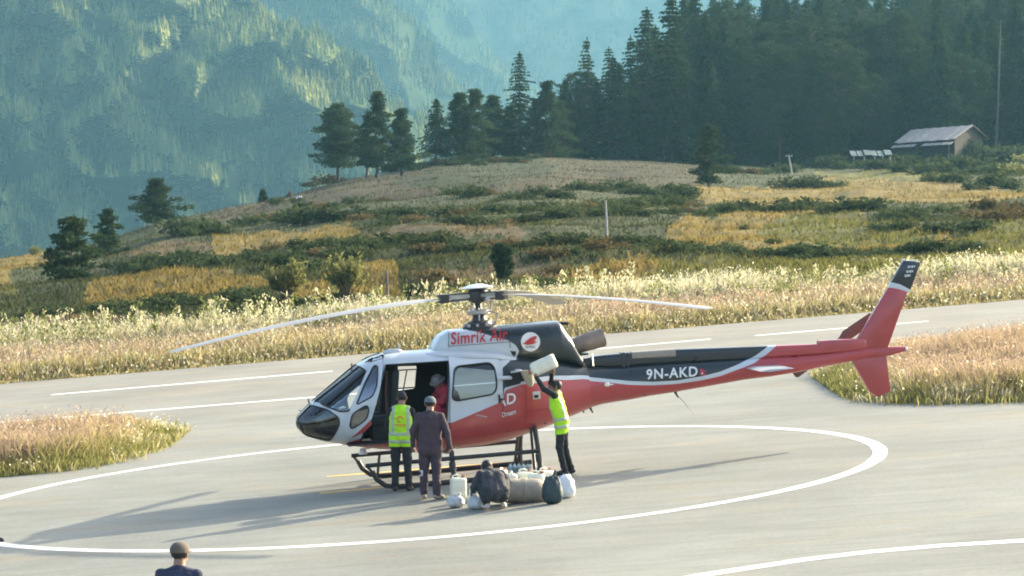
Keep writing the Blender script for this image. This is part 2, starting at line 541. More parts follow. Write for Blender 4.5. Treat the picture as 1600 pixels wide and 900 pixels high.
o = link('terraced_hillside', np_mesh('terraced_hillside', VV.reshape(-1, 3), quads, [M_HILL], CCc.reshape(-1, 3), smooth_=True)); o['kind'] = 'structure'

def forest_point(px, f):               # a place on the slope behind the crest, f = 0 at the crest
    k = f * 24
    D = interp(DR, px) + 16.0 * k
    py = interp(YR, px) * (1 - f) + interp(YT, px) * f
    return at(px, py, float(D))

# ------------------------------------------------------------------ far mountains
M_FAR = bpy.data.materials.new('forested_slope'); M_FAR.use_nodes = True
_t = M_FAR.node_tree; _b = _t.nodes['Principled BSDF']; _b.inputs['Roughness'].default_value = 1.0; _b.inputs['Specular IOR Level'].default_value = 0.0
_a = _t.nodes.new('ShaderNodeVertexColor'); _a.layer_name = 'tone'
_t.links.new(_a.outputs[0], _b.inputs['Base Color'])
def mountain(name, D0, edge, pl, ytop, ybot, slope, amp, wl, seed, n=(170, 130), rocky=0.02, dim=1.0):
    """a spur seen from its flank: edge = outline on its right, rows from ybot up to ytop (photo pixels)"""
    ys = np.linspace(ybot, ytop, n[1])
    us = np.linspace(0, 1, n[0])
    U, Y = np.meshgrid(us, ys)
    E = np.interp(Y, [p[1] for p in edge], [p[0] for p in edge])
    P = pl + (E - pl) * U + (fbm(Y / 18 + seed, np.full_like(Y, seed), 3) - 0.5) * 26 * U
    mpp = D0 / F                                           # metres per photo pixel out there
    D = D0 + (ybot - Y) * mpp * slope
    c = (P - 0.62 * Y) / wl
    warp = (fbm(P / 160 + seed, Y / 120, 3) - 0.5) * 2.2
    rid = np.abs(((c + warp) % 1.0) - 0.42); rid = np.where(((c + warp) % 1.0) < 0.42, rid / 0.42, rid / 0.58)
    rid = np.where(rid < 1, rid, 1)
    c2 = (P - 0.9 * Y) / (wl * 0.37) + (fbm(P / 60, Y / 60 + seed, 3) - 0.5) * 2.5
    rid2 = np.abs((c2 % 1.0) - 0.5) * 2
    D = D + mpp * (amp * rid + amp * 0.28 * rid2) + mpp * (fbm(P / 60, Y / 60 + seed, 4) - 0.5) * amp * 0.55
    D = D + np.clip((P - (E - 150)) / 150, 0, 1) ** 2 * 170 * mpp
    Vm = np.stack([(P - 800) / F * D, D, H + ((FW[2] + UP[2] * (450 - Y) / F) / (FW[1] + UP[1] * (450 - Y) / F)) * D], -1)
    # the far side of the spur: the sheet turns back behind its outline
    back = []
    for q in range(1, 7):
        b = Vm[:, -1].copy()
        b[:, 1] += q * 60 * mpp
        b[:, 0] = Vm[:, -1, 0] * b[:, 1] / Vm[:, -1, 1] - q * q * 3 * mpp
        b[:, 2] -= q * 14 * mpp
        back.append(b[:, None])
    Vf = np.concatenate([Vm] + back, 1)
    r_, c_ = Vf.shape[:2]
    t = fbm(P / 30 + 5 * seed, Y / 22, 4)[..., None]
    rock = np.clip(fbm(P / 16 + 3, Y / 30 + seed, 4) * 6 - 6 * (0.74 - rocky), 0, 1)[..., None] * 0.7
    col = np.array((0.025, 0.042, 0.022)) * (1 - t) + np.array((0.065, 0.082, 0.034)) * t
    col = col * (1 - rock) + np.array((0.19, 0.15, 0.09)) * rock
    col = np.concatenate([col, np.tile(col[:, -1:], (1, 6, 1))], 1)
    col = col * dim
    ix = np.arange(r_ * c_).reshape(r_, c_)
    q = np.stack([ix[:-1, :-1], ix[:-1, 1:], ix[1:, 1:], ix[1:, :-1]], -1).reshape(-1, 4)
    o = link(name, np_mesh(name, Vf.reshape(-1, 3), q, [M_FAR], col.reshape(-1, 3), smooth_=True)); o['kind'] = 'structure'
    return Vm, rid
MT1, RID1 = mountain('near_mountain', 1600, [(330, -140), (375, -20), (405, 10), (440, 32), (520, 62), (575, 110), (600, 150), (640, 180), (705, 212), (760, 250), (900, 420)][::1], -700, -140, 440, 0.85, 290, 250, 3.1, (230, 130))
MT2, RID2 = mountain('middle_mountain', 2300, [(480, -140), (590, -10), (640, 30), (668, 66), (690, 108), (715, 128), (760, 152), (800, 180), (1000, 420)], 250, -140, 430, 0.85, 150, 170, 8.7, (110, 110), dim=.7)
MT3, RID3 = mountain('third_mountain', 3000, [(560, -140), (690, -20), (735, 30), (775, 90), (805, 120), (870, 175), (1100, 420)], 420, -140, 420, 0.85, 100, 150, 15.2, (80, 90), dim=.6)
MT4, RID4 = mountain('far_mountain', 3500, [(2300, -160), (2600, 420)], 380, -190, 420, 1.0, 80, 300, 21.9, (120, 90), rocky=0.4, dim=.8)
sheet_v = [(-2600, 480), (3600, 480), (5200, 7500), (-4200, 7500)]
me = bpy.data.meshes.new('valley_floor'); me.from_pydata([(x, y, -260) for x, y in sheet_v], [], [(0, 1, 2, 3)]); me.materials.append(M_SOIL)
link('valley_floor', me)['kind'] = 'structure'
import re
# ================================================================== VEGETATION
M_NEEDLE = leaf_mat('conifer_needles', (0.036, 0.062, 0.027), 0.22, 0.4)
M_PINE = leaf_mat('pine_needles', (0.048, 0.074, 0.034), 0.22, 0.3)
M_BUSH = leaf_mat('bush_leaves', (0.054, 0.072, 0.032), 0.35, 0.35)
M_LBUSH = leaf_mat('light_bush_leaves', (0.17, 0.175, 0.065), 0.5, 0.25)
M_BROWNB = leaf_mat('dry_bush_leaves', (0.115, 0.09, 0.042), 0.3, 0.3)
M_BARK = mat('bark', (0.07, 0.052, 0.038), 0.95, noise=0.35, nscale=6)
M_PBARK = mat('pale_bark', (0.16, 0.14, 0.12), 0.95, noise=0.3, nscale=6)

def quads_cloud(cent, dirs, length, width, rng, droop=0.0):
    """leaf sprays: one bent pair of triangles per centre, lying along dirs"""
    n = len(cent)
    d = dirs / (np.linalg.norm(dirs, axis=1, keepdims=True) + 1e-9)
    r = rng.normal(size=(n, 3)); s = np.cross(d, r); s /= (np.linalg.norm(s, axis=1, keepdims=True) + 1e-9)
    L = length * rng.uniform(0.6, 1.3, (n, 1)); W = width * rng.uniform(0.6, 1.3, (n, 1))
    a = cent - d * L * 0.5
    b = cent + s * W * 0.5
    c = cent + d * L * 0.5; c[:, 2] -= droop * L[:, 0]
    e = cent - s * W * 0.5
    v = np.stack([a, b, c, e], 1).reshape(-1, 3)
    i = np.arange(n)[:, None] * 4
    f = np.concatenate([i + np.array([[0, 1, 2]]), i + np.array([[0, 2, 3]])], 0)
    return v, f
def trunk_mesh(name, h, r, m, lean=0.0, limbs=None, rng=None):
    b = MB()
    pts = [Vector((lean * h * (k / 6) ** 2 + (0.02 * h * math.sin(k * 1.7) if 0 < k < 6 else 0), 0.01 * h * math.cos(k * 2.1) if 0 < k < 6 else 0, h * k / 6 - 0.3 * (k == 0))) for k in range(7)]
    b.tube(pts, [r * (1 - 0.93 * k / 6) for k in range(7)], 7)
    for p, q, rr in (limbs or []):
        b.tube([p, (Vector(p) + Vector(q)) / 2 + Vector((0, 0, 0.02 * h)), q], [rr, rr * 0.7, rr * 0.25], 5)
    return b.mesh(name, m, 60)
def spruce(name, h, rad, seed, bare=0.1, sparse=1.0, m=None, taper=0.8, spray=0.5):
    """whorled conifer: drooping branches that carry needle sprays"""
    rng = np.random.default_rng(seed)
    C, D = [], []
    limbs = []
    z = bare * h
    while z < h * 0.985:
        t = (z - bare * h) / (h * (1 - bare))
        R0 = rad * (1 - t) ** taper * (0.8 + 0.4 * rng.random()) + 0.1
        if t < 0.12: R0 *= 0.55 + 3.5 * t
        nb = max(4, int((6 + 3 * (1 - t)) * sparse))
        a0 = rng.random() * 6.28
        for k in range(nb):
            if rng.random() < 0.1: continue
            a = a0 + 6.283 * k / nb + rng.normal() * 0.25
            L = R0 * rng.uniform(0.65, 1.15)
            ns = max(3, int(L / 0.2 * sparse))
            u = np.linspace(0.15, 1, ns)
            up_ = 0.25 * (t > 0.6)
            px = np.cos(a) * L * u; py = np.sin(a) * L * u
            pz = z + L * (up_ * u - 0.32 * u ** 1.7) + 0.12 * L * np.clip(u - 0.75, 0, 1)
            cc = np.stack([px, py, pz], 1)
            dd = np.stack([np.full(ns, np.cos(a)), np.full(ns, np.sin(a)), np.full(ns, -0.25)], 1)
            for q in range(2):
                C.append(cc + rng.normal(size=cc.shape) * np.array([0.14, 0.14, 0.07]) * (0.35 + L * 0.28))
                D.append(dd + rng.normal(size=dd.shape) * 0.65)
            if L > 0.7 and rng.random() < 0.35: limbs.append(((0, 0, z), (px[-1] * 0.8, py[-1] * 0.8, pz[-2]), 0.012 * h * (1 - t) + 0.01))
        z += (0.022 + 0.016 * (1 - t)) * h * rng.uniform(0.8, 1.25) / sparse ** 0.5
    # leader
    C.append(np.stack([np.zeros(4), np.zeros(4), h * np.array([0.95, 0.97, 0.985, 1.0])], 1)); D.append(np.tile([0.1, 0.1, 1.0], (4, 1)))
    C = np.concatenate(C); D = np.concatenate(D)
    v, f = quads_cloud(C, D, spray * (0.7 + h / 40), spray * 0.42 * (0.7 + h / 40), rng, 0.12)
    return np_mesh('crown', v, f, [m or M_NEEDLE]), trunk_mesh('trunk', h * 0.97, 0.016 * h + 0.03, M_BARK, 0, limbs[:40])
def pine(name, h, rad, seed, bare=0.22, flat=0.6, m=None, lean=0.02, cone=False, ce=0.75):
    """clumped pine: tufts held out on limbs, gaps between them"""
    rng = np.random.default_rng(seed)
    C, D, limbs = [], [], []
    n = int(46 + h * 3.2)
    for k in range(n):
        t = ((k + rng.random()) / n) ** 0.9
        z = h * (bare + (1 - bare) * t)
        prof = (math.sin(math.pi * min(1, 0.16 + 0.86 * (1 - t) ** 0.85)) ** flat) if t < 0.97 else 0.15
        if cone: prof = max(0.12, (1 - t) ** ce) * (0.68 + 0.42 * math.sin(t * 26 + seed)) * min(1, 0.6 + 4 * t)
        a = k * 2.4 + rng.normal() * 0.4
        r = rad * prof * (rng.uniform(0.5, 1.2) if cone else rng.uniform(0.35, 1.0))
        cx = np.array([r * math.cos(a) + lean * h * t * t, r * math.sin(a), z + 0.06 * r])
        cr = rad * ((0.24 if cone else 0.3) + 0.22 * rng.random()) * (1.05 - 0.5 * t)
        m_ = int(46 * (cr / 0.6) ** 1.4) + 20
        p = rng.normal(size=(m_, 3)); p /= np.linalg.norm(p, axis=1, keepdims=True); p *= (rng.random((m_, 1)) ** 0.45)
        p[:, 2] *= 0.34 if cone else 0.5
        C.append(cx + p * cr); D.append(p + np.array([0, 0, 0.25]) + rng.normal(size=p.shape) * 0.4)
        if rng.random() < 0.6: limbs.append(((lean * h * t * t, 0, z - 0.18 * r), tuple(cx), 0.012 * h * (1 - 0.6 * t)))
    C = np.concatenate(C); D = np.concatenate(D)
    v, f = quads_cloud(C, D, 0.05 * h ** 0.5 + 0.24, 0.1 + 0.02 * h ** 0.5, rng, 0.05)
    return np_mesh('crown', v, f, [m or M_PINE]), trunk_mesh('trunk', h * 0.93, 0.018 * h + 0.04, M_BARK, lean, limbs)
def shrub(rx, rz, seed, m, n=420, leaf=0.2, open_=0.0, h0=0.0):
    """a dome of leaves, lumpy, with loose shoots"""
    rng = np.random.default_rng(seed)
    C, D = [], []
    for k in range(11):
        a = rng.random() * 6.283; rr = rx * rng.random() ** 0.6 * 0.75
        top = rz * (1 - 0.45 * (rr / rx) ** 2) * rng.uniform(0.65, 1.05)
        c = np.array([rr * math.cos(a), rr * math.sin(a) * 0.8, h0 + top * 0.5])
        p = rng.normal(size=(n // 11, 3)); p /= np.linalg.norm(p, axis=1, keepdims=True); p *= rng.random((len(p), 1)) ** (0.35 + open_)
        p[:, 2] = np.where(p[:, 2] < -0.9, -0.9, p[:, 2])
        C.append(c + p * np.array([rx * 0.42, rx * 0.42, top * 0.5])); D.append(p + np.array([0, 0, 0.5]) + rng.normal(size=p.shape) * 0.5)
    C = np.concatenate(C); D = np.concatenate(D)
    v, f = quads_cloud(C, D, leaf * 1.7, leaf, rng)
    return np_mesh('foliage', v, f, [m])

def tree_thing(name, meshes, loc, label, cat='tree', group=None, sc=1.0, scz=None, rz=None):
    r = empty(name, loc, random.random() * 6.28 if rz is None else rz, label, cat, group)
    r.scale = (sc, sc, scz or sc)
    link('crown', meshes[0], r); link('trunk', meshes[1], r)
    return r

# ---- single trees on the left rim and the ridge (photo column of the trunk, base row, height px, width px)
def ridge_tree(px, py, hpx, wpx, fn, label, name='pine_tree', group=None, depth=None, **kw):
    p = hill(px, py) if depth is None else at(px, py, depth)
    s = px_per_m(p)
    h = hpx / s
    return tree_thing(name, fn(name, h, wpx / s / 2, int(px * 7 + hpx), **kw), p, label, 'tree', group)
ridge_tree(529, 285, 122, 104, pine, 'broad dark pine at the left end of the row on the hill crest', bare=0.2, cone=True, ce=0.42)
ridge_tree(572, 278, 100, 46, pine, 'thin pine with two bare stems just right of the broad pine on the crest', bare=0.2, cone=True)
ridge_tree(588, 277, 134, 78, pine, 'tallest narrow pine of the first three on the crest', bare=0.12, cone=True)
ridge_tree(628, 274, 104, 80, pine, 'bushy pine standing alone on the crest with foliage down to its foot', bare=0.08, cone=True)
ridge_tree(682, 258, 102, 62, spruce, 'slim pointed tree with a bare trunk foot between two gaps on the crest', name='conifer_tree', bare=0.2, taper=0.75)
ridge_tree(716, 255, 108, 90, pine, 'dark round topped pine at the left of the dense crest clump', bare=0.06, cone=True)
ridge_tree(741, 254, 112, 84, pine, 'dark pine in the middle of the dense crest clump', bare=0.03, cone=True)
ridge_tree(772, 250, 100, 88, pine, 'dark pine at the right of the crest clump beside the tall spruce', bare=0.03, cone=True)
ridge_tree(812, 247, 166, 76, spruce, 'tall grey green spruce rising above the crest clump', name='spruce_tree', bare=0.05, taper=0.7)
ridge_tree(853, 246, 118, 90, pine, 'dark pine between the tall spruce and the forest edge', bare=0.02, cone=True)
ridge_tree(730, 256, 78, 54, pine, 'low dark pine filling the foot of the dense crest clump', bare=0.0, cone=True)
ridge_tree(795, 249, 84, 60, pine, 'low dark pine in front of the tall spruce', bare=0.0, cone=True)
ridge_tree(836, 247, 92, 56, pine, 'bushy pine just right of the tall spruce', bare=0.0, cone=True)
ridge_tree(876, 246, 88, 60, pine, 'rounded bushy pine at the start of the forest edge', bare=0.0, cone=True)
ridge_tree(245, 352, 70, 96, pine, 'lone spreading pine on the rim of the left field', bare=0.08, cone=True)
ridge_tree(170, 402, 72, 64, pine, 'small upright pine just right of the big dense tree on the left rim', bare=0.02, cone=True)
ridge_tree(112, 454, 104, 112, pine, 'big dense dark tree at the left edge of the terraces', bare=0.02, cone=True, ce=0.36)
ridge_tree(785, 436, 64, 32, pine, 'small dark upright tree behind the rotor hub', bare=0.12, flat=0.6)
ridge_tree(1106, 292, 102, 66, pine, 'rounded green tree standing in front of the forest above the yellow field', bare=0.12, cone=True, ce=0.45)
ridge_tree(411, 316, 20, 14, spruce, 'tiny pine sapling on the left crest', bare=0.05)

# ---- the forest on the right: each conifer its own tree
kinds = []
for k, (h, r, b, tp, sp) in enumerate([(18, 4.0, .04, .72, 1.1), (21, 4.3, .06, .66, 1.0), (15, 3.9, .03, .75, 1.15), (19, 3.2, .1, .7, .8), (16, 4.4, .04, .8, 1.1), (23, 3.4, .15, .6, .75)]):
    kinds.append((h,) + spruce('conifer', h, r, 900 + k, bare=b, taper=tp, sparse=sp, spray=0.62))
for k, (h, r) in enumerate([(16, 4.4), (13, 4.0)]):
    kinds.append((h,) + pine('conifer', h, r, 950 + k, bare=0.08))
FOREST = 'conifers of the forest on the right hillside'
nf = 0
def plant(px, f, hpx, kind, label):
    global nf
    p = forest_point(px, f)
    s = hpx / px_per_m(p) / kinds[kind][0]
    tree_thing('conifer_tree', kinds[kind][1:], p, label, 'tree', FOREST, sc=min(1.25, s ** 0.6) if s > 1 else s ** 0.8, scz=s)
    nf += 1
edge = [(884, 120, 2), (917, 186, 3), (905, 130, 6), (951, 175, 5), (932, 120, 0), (985, 190, 3), (968, 150, 4), (1010, 235, 1), (1030, 180, 6), (1048, 262, 1)]
for k, (px, hp, kd) in enumerate(edge):
    plant(px, 0.01 + 0.03 * (k % 3), hp, kd, '%s conifer from the left along the forest edge against the hazy valley' % ORD[sorted(e[0] for e in edge).index(px)])
fr = random.Random(5)
for row, (f, x0, stp, hp) in enumerate([(0.012, 905, 44, 105), (0.04, 960, 30, 170), (0.09, 1030, 29, 225), (0.15, 1050, 28, 235), (0.23, 1062, 29, 225), (0.34, 1070, 30, 215), (0.48, 1090, 31, 205), (0.64, 1110, 34, 195)]):
    px, cnt = x0, 0
    while px < 1680:
        if not (row == 0 and px > 1290):
            cnt += 1
            plant(px + fr.uniform(-10, 10), f + fr.uniform(-0.02, 0.02) * (row > 0), hp * fr.uniform(0.72, 1.12), fr.choice([0, 1, 2, 2, 3, 4, 4, 5, 6, 7]) if row > 0 else fr.choice([2, 4, 6, 7]),
                  ('%s low conifer from the left in the front row below the forest' % ORD[min(cnt - 1, 19)] if row == 0 else '%s conifer from the left in the foremost tall row of the forest' % ORD[cnt - 1] if row == 1 and cnt <= 20 else 'dark green conifer deep in the forest on the right hillside'))
        px += stp * fr.uniform(0.75, 1.25)
# a bare grey trunk stands out of the forest, upper right
p = forest_point(1556, 0.04); b = MB(); hh = 21
b.tube([p + Vector((0.03 * z, 0, z)) for z in (-0.5, 5, 10, 15, hh)], [0.24, 0.22, 0.19, 0.15, 0.06], 7)
for z in (8, 10, 12.5, 14, 16, 18): b.tube([p + Vector((0.03 * z, 0, z)), p + Vector((0.03 * z + random.choice((-1, 1)) * 0.9, 0.2, z + 0.1))], [0.05, 0.015], 4)
tag(b.build('bare_trunk', M_PBARK), 'bare grey trunk without needles standing in the forest above the house', 'tree')

# ---- bushes along the terrace banks
bush_m = [shrub(1.2, 1.25, 40 + k, M_BUSH, 460, 0.15) for k in range(5)]
dry_m = [shrub(1.2, 1.1, 60 + k, M_BROWNB, 400, 0.15, 0.1) for k in range(3)]
light_m = [shrub(1.0, 1.3, 70 + k, M_LBUSH, 380, 0.12, 0.2) for k in range(3)]
def bush(px, py, wpx, hpx, label, group=None, ms=None, name='bush'):
    p = hill(px, py + 1)
    s = px_per_m(p)
    o = link(name, random.choice(ms or bush_m))
    o.location = p + Vector((0, 0, -0.12))
    o.rotation_euler = (0, 0, random.random() * 6.28)
    o.scale = (wpx / s / 2.3, wpx / s / 2.3, hpx / s / 1.25)
    return tag(o, label, 'bush', group)
def bank(pts, hpx, step, label, group, dry=0.12, jit=4, light=0.0):
    made = []
    place = re.sub(r'^.*?(in|along|beside|above|on|at|between|below|right|left) ', lambda m: m.group(1) + ' ', label, count=1)
    kind = label[:len(label) - len(place)].strip()
    for (x0, y0), (x1, y1) in zip(pts[:-1], pts[1:]):
        n = max(1, int(math.hypot(x1 - x0, (y1 - y0) * 3) / step))
        for k in range(n):
            t = (k + random.uniform(0.1, 0.9)) / n
            h = hpx * random.uniform(0.8, 1.5)
            q = random.random()
            made.append(bush(x0 + (x1 - x0) * t, y0 + (y1 - y0) * t + random.uniform(-jit, jit), h * random.uniform(2.1, 3.6), h, label, group, dry_m if q < dry else (light_m if q < dry + light else None)))
    made.sort(key=lambda o: o.location.x / o.location.y)
    for i, o in enumerate(made):
        a, side = ordinal(i, len(made))
        o['label'] = '%s %s from the %s end, %s' % (a, kind, side, place)
GB = 'bushes in the terrace banks'
bank([(0, 505), (130, 495), (260, 500), (420, 496), (600, 480)], 26, 28, 'dark bush in the lowest left bank behind the weeds', GB, 0.15, 9)
bank([(190, 480), (300, 470), (430, 468), (600, 470)], 22, 28, 'dark bush in the bank under the left yellow terrace', GB, 0.1, 5)
bank([(200, 425), (280, 415), (380, 418), (480, 418), (560, 402)], 26, 21, 'dark bush in the bank above the left yellow terrace', GB, 0.05, 6)
bank([(215, 408), (300, 400), (420, 398), (555, 392)], 18, 26, 'dark bush along the top of the left middle bank', GB, 0.2, 3)
bank([(270, 372), (345, 368)], 26, 18, 'green bush beside the lone pine on the left rim', GB, 0.0, 5)
bank([(370, 350), (450, 345), (545, 338)], 24, 22, 'dark bush above the small left yellow field', GB, 0.08, 4)
bank([(420, 322), (540, 318), (620, 316)], 14, 22, 'low bush on the upper left terrace near the crest', GB, 0.3, 4)
bank([(600, 271), (680, 260), (760, 254), (860, 248)], 11, 16, 'low bush at the feet of the crest trees', GB, 0.2, 3)
bank([(480, 288), (520, 284)], 14, 18, 'bush at the foot of the broad pine on the crest', GB, 0.1, 2)
bank([(560, 338), (700, 334), (850, 330), (1000, 322), (1085, 318)], 19, 20, 'dark bush in the middle hedge of the central terraces', GB, 0.15, 4)
bank([(560, 352), (700, 352), (850, 346), (1000, 342), (1085, 340)], 17, 25, 'bush in the lower hedge of the central terraces', GB, 0.3, 4)
bank([(700, 308), (850, 302), (960, 296), (1085, 304)], 18, 22, 'dark bush in the top hedge of the central terraces', GB, 0.1, 4)
bank([(930, 316), (1080, 316)], 17, 22, 'dark bush between the hedges near the forest corner', GB, 0.1, 3)
bank([(560, 392), (700, 392), (860, 386), (1015, 384)], 25, 21, 'dark bush in the bank above the rotor', GB, 0.2, 6)
bank([(560, 378), (690, 382)], 17, 25, 'olive bush on the edge above the round bushes', GB, 0.45, 3)
bank([(850, 410), (1000, 396)], 22, 26, 'olive bush right of the small upright tree', GB, 0.4, 5)
for x, y, w_, h_, l in [(668, 430, 80, 38, 'large rounded olive bush left of the rotor hub, upper one'), (700, 434, 60, 30, 'olive bush joined to the right side of the large rounded one'), (652, 458, 66, 32, 'rounded dark bush below the large olive one'),
                        (690, 440, 40, 22, 'small bush between the two rounded bushes'), (850, 450, 84, 32, 'wide dark bush right behind the rotor hub'), (800, 452, 70, 30, 'dark bush directly behind the rotor mast'), (874, 418, 70, 30, 'olive bush on the pink strip right of the small tree')]:
    bush(x, y, w_, h_, l, None, bush_m if 'dark' in l else dry_m)
bank([(1090, 340), (1200, 334), (1330, 336)], 19, 21, 'dark bush in the bank between the two yellow fields', GB, 0.1, 3)
bank([(1340, 344), (1460, 340), (1600, 340)], 24, 22, 'dark bush in the wide right bank between the fields', GB, 0.1, 8)
bank([(1370, 362), (1500, 362), (1620, 350)], 20, 28, 'green bush on the lower edge of the right bank', GB, 0.3, 6)
bank([(1040, 400), (1160, 398), (1280, 396), (1400, 392), (1530, 384)], 20, 18, 'dark bush in the long bank below the yellow field', GB, 0.06, 4)
bank([(1160, 386), (1260, 384)], 14, 28, 'bush on the upper lip of the long bank', GB, 0.2, 3)
bank([(1240, 292), (1310, 290)], 20, 18, 'dark bush in the clump beside the leaning pole', GB, 0.0, 3)
bank([(1110, 272), (1230, 272)], 15, 24, 'low dark bush along the forest edge', GB, 0.1, 4)
bank([(1300, 262), (1420, 266)], 19, 20, 'leafy bush in front of the shed', 'bushes round the house', 0.0, 4, 0.1)
bank([(1420, 268), (1520, 270), (1620, 276)], 22, 20, 'green bush below the house', 'bushes round the house', 0.05, 6, 0.15)
bank([(1440, 284), (1530, 290), (1640, 296)], 20, 22, 'dark bush at the lower edge of the house thicket', 'bushes round the house', 0.05, 6)
bank([(1545, 250), (1640, 256)], 30, 20, 'tall leafy bush right of the house', 'bushes round the house', 0.0, 6, 0.1)
bush(1512, 244, 46, 34, 'leafy bush covering the foot of the house gable', None, bush_m)
bush(1478, 246, 50, 22, 'leafy bush under the porch of the house', None, bush_m)
bush(1420, 246, 44, 20, 'leafy bush at the left corner of the house', None, bush_m)
bush(56, 396, 34, 20, 'round pale green bush alone on the far left rim', None, light_m)
bush(1165, 360, 22, 14, 'small dark bush inside the large yellow field', None)
bush(1240, 326, 12, 14, 'small bush at the foot of the upper yellow field', None)
# two loose shrubs in front of the yellow terrace
def open_shrub(px, py, wpx, hpx, seed, label):
    p = hill(px, py); s = px_per_m(p); h = hpx / s; rx = wpx / s / 2
    rng = np.random.default_rng(seed); b = MB(); C, D = [], []
    for k in range(26):
        a = rng.random() * 6.28; r = rx * rng.uniform(0.3, 1.0); z = h * rng.uniform(0.55, 1.0) * (1 - 0.25 * (r / rx))
        e = Vector((r * math.cos(a), r * math.sin(a), z))
        mid = Vector((e.x * 0.35, e.y * 0.35, z * 0.5))
        b.tube([(0.1 * math.cos(a), 0.1 * math.sin(a), -0.1), mid, e], [0.03, 0.022, 0.008], 5)
        for u in np.linspace(0.45, 1.0, 7):
            q = np.array(mid * (1 - u) * 0.8 + e * (u if u > 0.3 else 0.3) + mid * 0.2 * (1 - u))
            C.append(q + rng.normal(size=(5, 3)) * 0.11 * rx); D.append(np.tile(np.array(e - mid), (5, 1)) + rng.normal(size=(5, 3)) * 0.5)
    v, f = quads_cloud(np.concatenate(C), np.concatenate(D), 0.24, 0.1, rng)
    r_ = empty('shrub', p, 0, label, 'shrub')
    link('foliage', np_mesh('foliage', v, f, [M_LBUSH]), r_); b.build('stem', M_BARK, r_)
open_shrub(448, 468, 72, 76, 3, 'loose light green shrub in front of the yellow terrace, left one')
open_shrub(540, 470, 78, 94, 4, 'taller light green shrub with open branches, right of the other one')

# ---- far forest: conifers on the mountain flanks, one mass each
M_FTREE = leaf_mat('far_conifers', (0.1, 0.12, 0.05), 0.35, 0.3, attr='tone')
def far_forest(name, Vm, n, hm, seed, pxlim=(-120, 1250), dim=1.0):
    rng = np.random.default_rng(seed)
    r_, c_ = Vm.shape[:2]
    i = rng.uniform(0, r_ - 1.01, n * 3); j = rng.uniform(0, c_ - 1.01, n * 3)
    i0, j0 = i.astype(int), j.astype(int); fi, fj = (i - i0)[:, None], (j - j0)[:, None]
    P = Vm[i0, j0] * (1 - fi) * (1 - fj) + Vm[i0 + 1, j0] * fi * (1 - fj) + Vm[i0, j0 + 1] * (1 - fi) * fj + Vm[i0 + 1, j0 + 1] * fi * fj
    px = 800 + F * P[:, 0] / P[:, 1]
    dens = fbm(px / 40 + seed, P[:, 2] / 30, 3)
    keep = (px > pxlim[0]) & (px < pxlim[1]) & (dens + rng.normal(size=len(px)) * 0.08 > 0.4)
    P = P[keep][:n]; m = len(P)
    h = hm * rng.uniform(0.55, 1.25, m) * (0.8 + 0.4 * dens[keep][:n]); rd = h * rng.uniform(0.14, 0.24, m)
    vs, fs, cs = [], [], []
    px = px[keep][:n]; grove = np.clip(fbm(px / 55 + 9 * seed, P[:, 2] / 45, 3) * 2.4 - 0.75, 0, 1)[:, None]
    base = np.array((0.05, 0.082, 0.034)); hi = np.array((0.34, 0.33, 0.095))
    tone = np.clip(rng.random((m, 1)) ** 1.7 * 0.5 + grove * 0.6, 0, 1); tone = (base * (1 - tone) + hi * tone) * dim
    off = 0
    for (z0, z1, k) in ((0.05, 0.5, 1.0), (0.32, 0.76, 0.72), (0.6, 1.0, 0.45)):
        a = rng.random((m, 1)) * 6.28 + np.arange(5)[None] * 1.2566 + rng.normal(size=(m, 5)) * 0.2
        rr = rd[:, None] * k * rng.uniform(0.7, 1.2, (m, 5))
        ring = np.stack([P[:, :1] + np.cos(a) * rr, P[:, 1:2] + np.sin(a) * rr, P[:, 2:] + (h * z0)[:, None] - rng.random((m, 5)) * h[:, None] * 0.06], -1)
        apex = (P + np.stack([np.zeros(m), np.zeros(m), h * z1], 1))[:, None]
        v = np.concatenate([ring, apex], 1).reshape(-1, 3)
        q = np.arange(m)[:, None] * 6
        for s_ in range(5):
            fs.append(np.concatenate([q + s_, q + (s_ + 1) % 5, q + 5], 1) + off)
        vs.append(v); cs.append(np.repeat(tone, 6, 0)); off += len(v)
    me = np_mesh(name, np.concatenate(vs), np.concatenate(fs), [M_FTREE], np.concatenate(cs))
    link(name, me)['kind'] = 'stuff'
far_forest('near_mountain_forest', MT1, 22000, 8, 1)
far_forest('middle_mountain_forest', MT2, 11000, 9.5, 2, dim=.75)
far_forest('third_mountain_forest', MT3, 7000, 10, 3, dim=.6)
far_forest('far_mountain_forest', MT4, 7000, 10, 4, dim=.42)

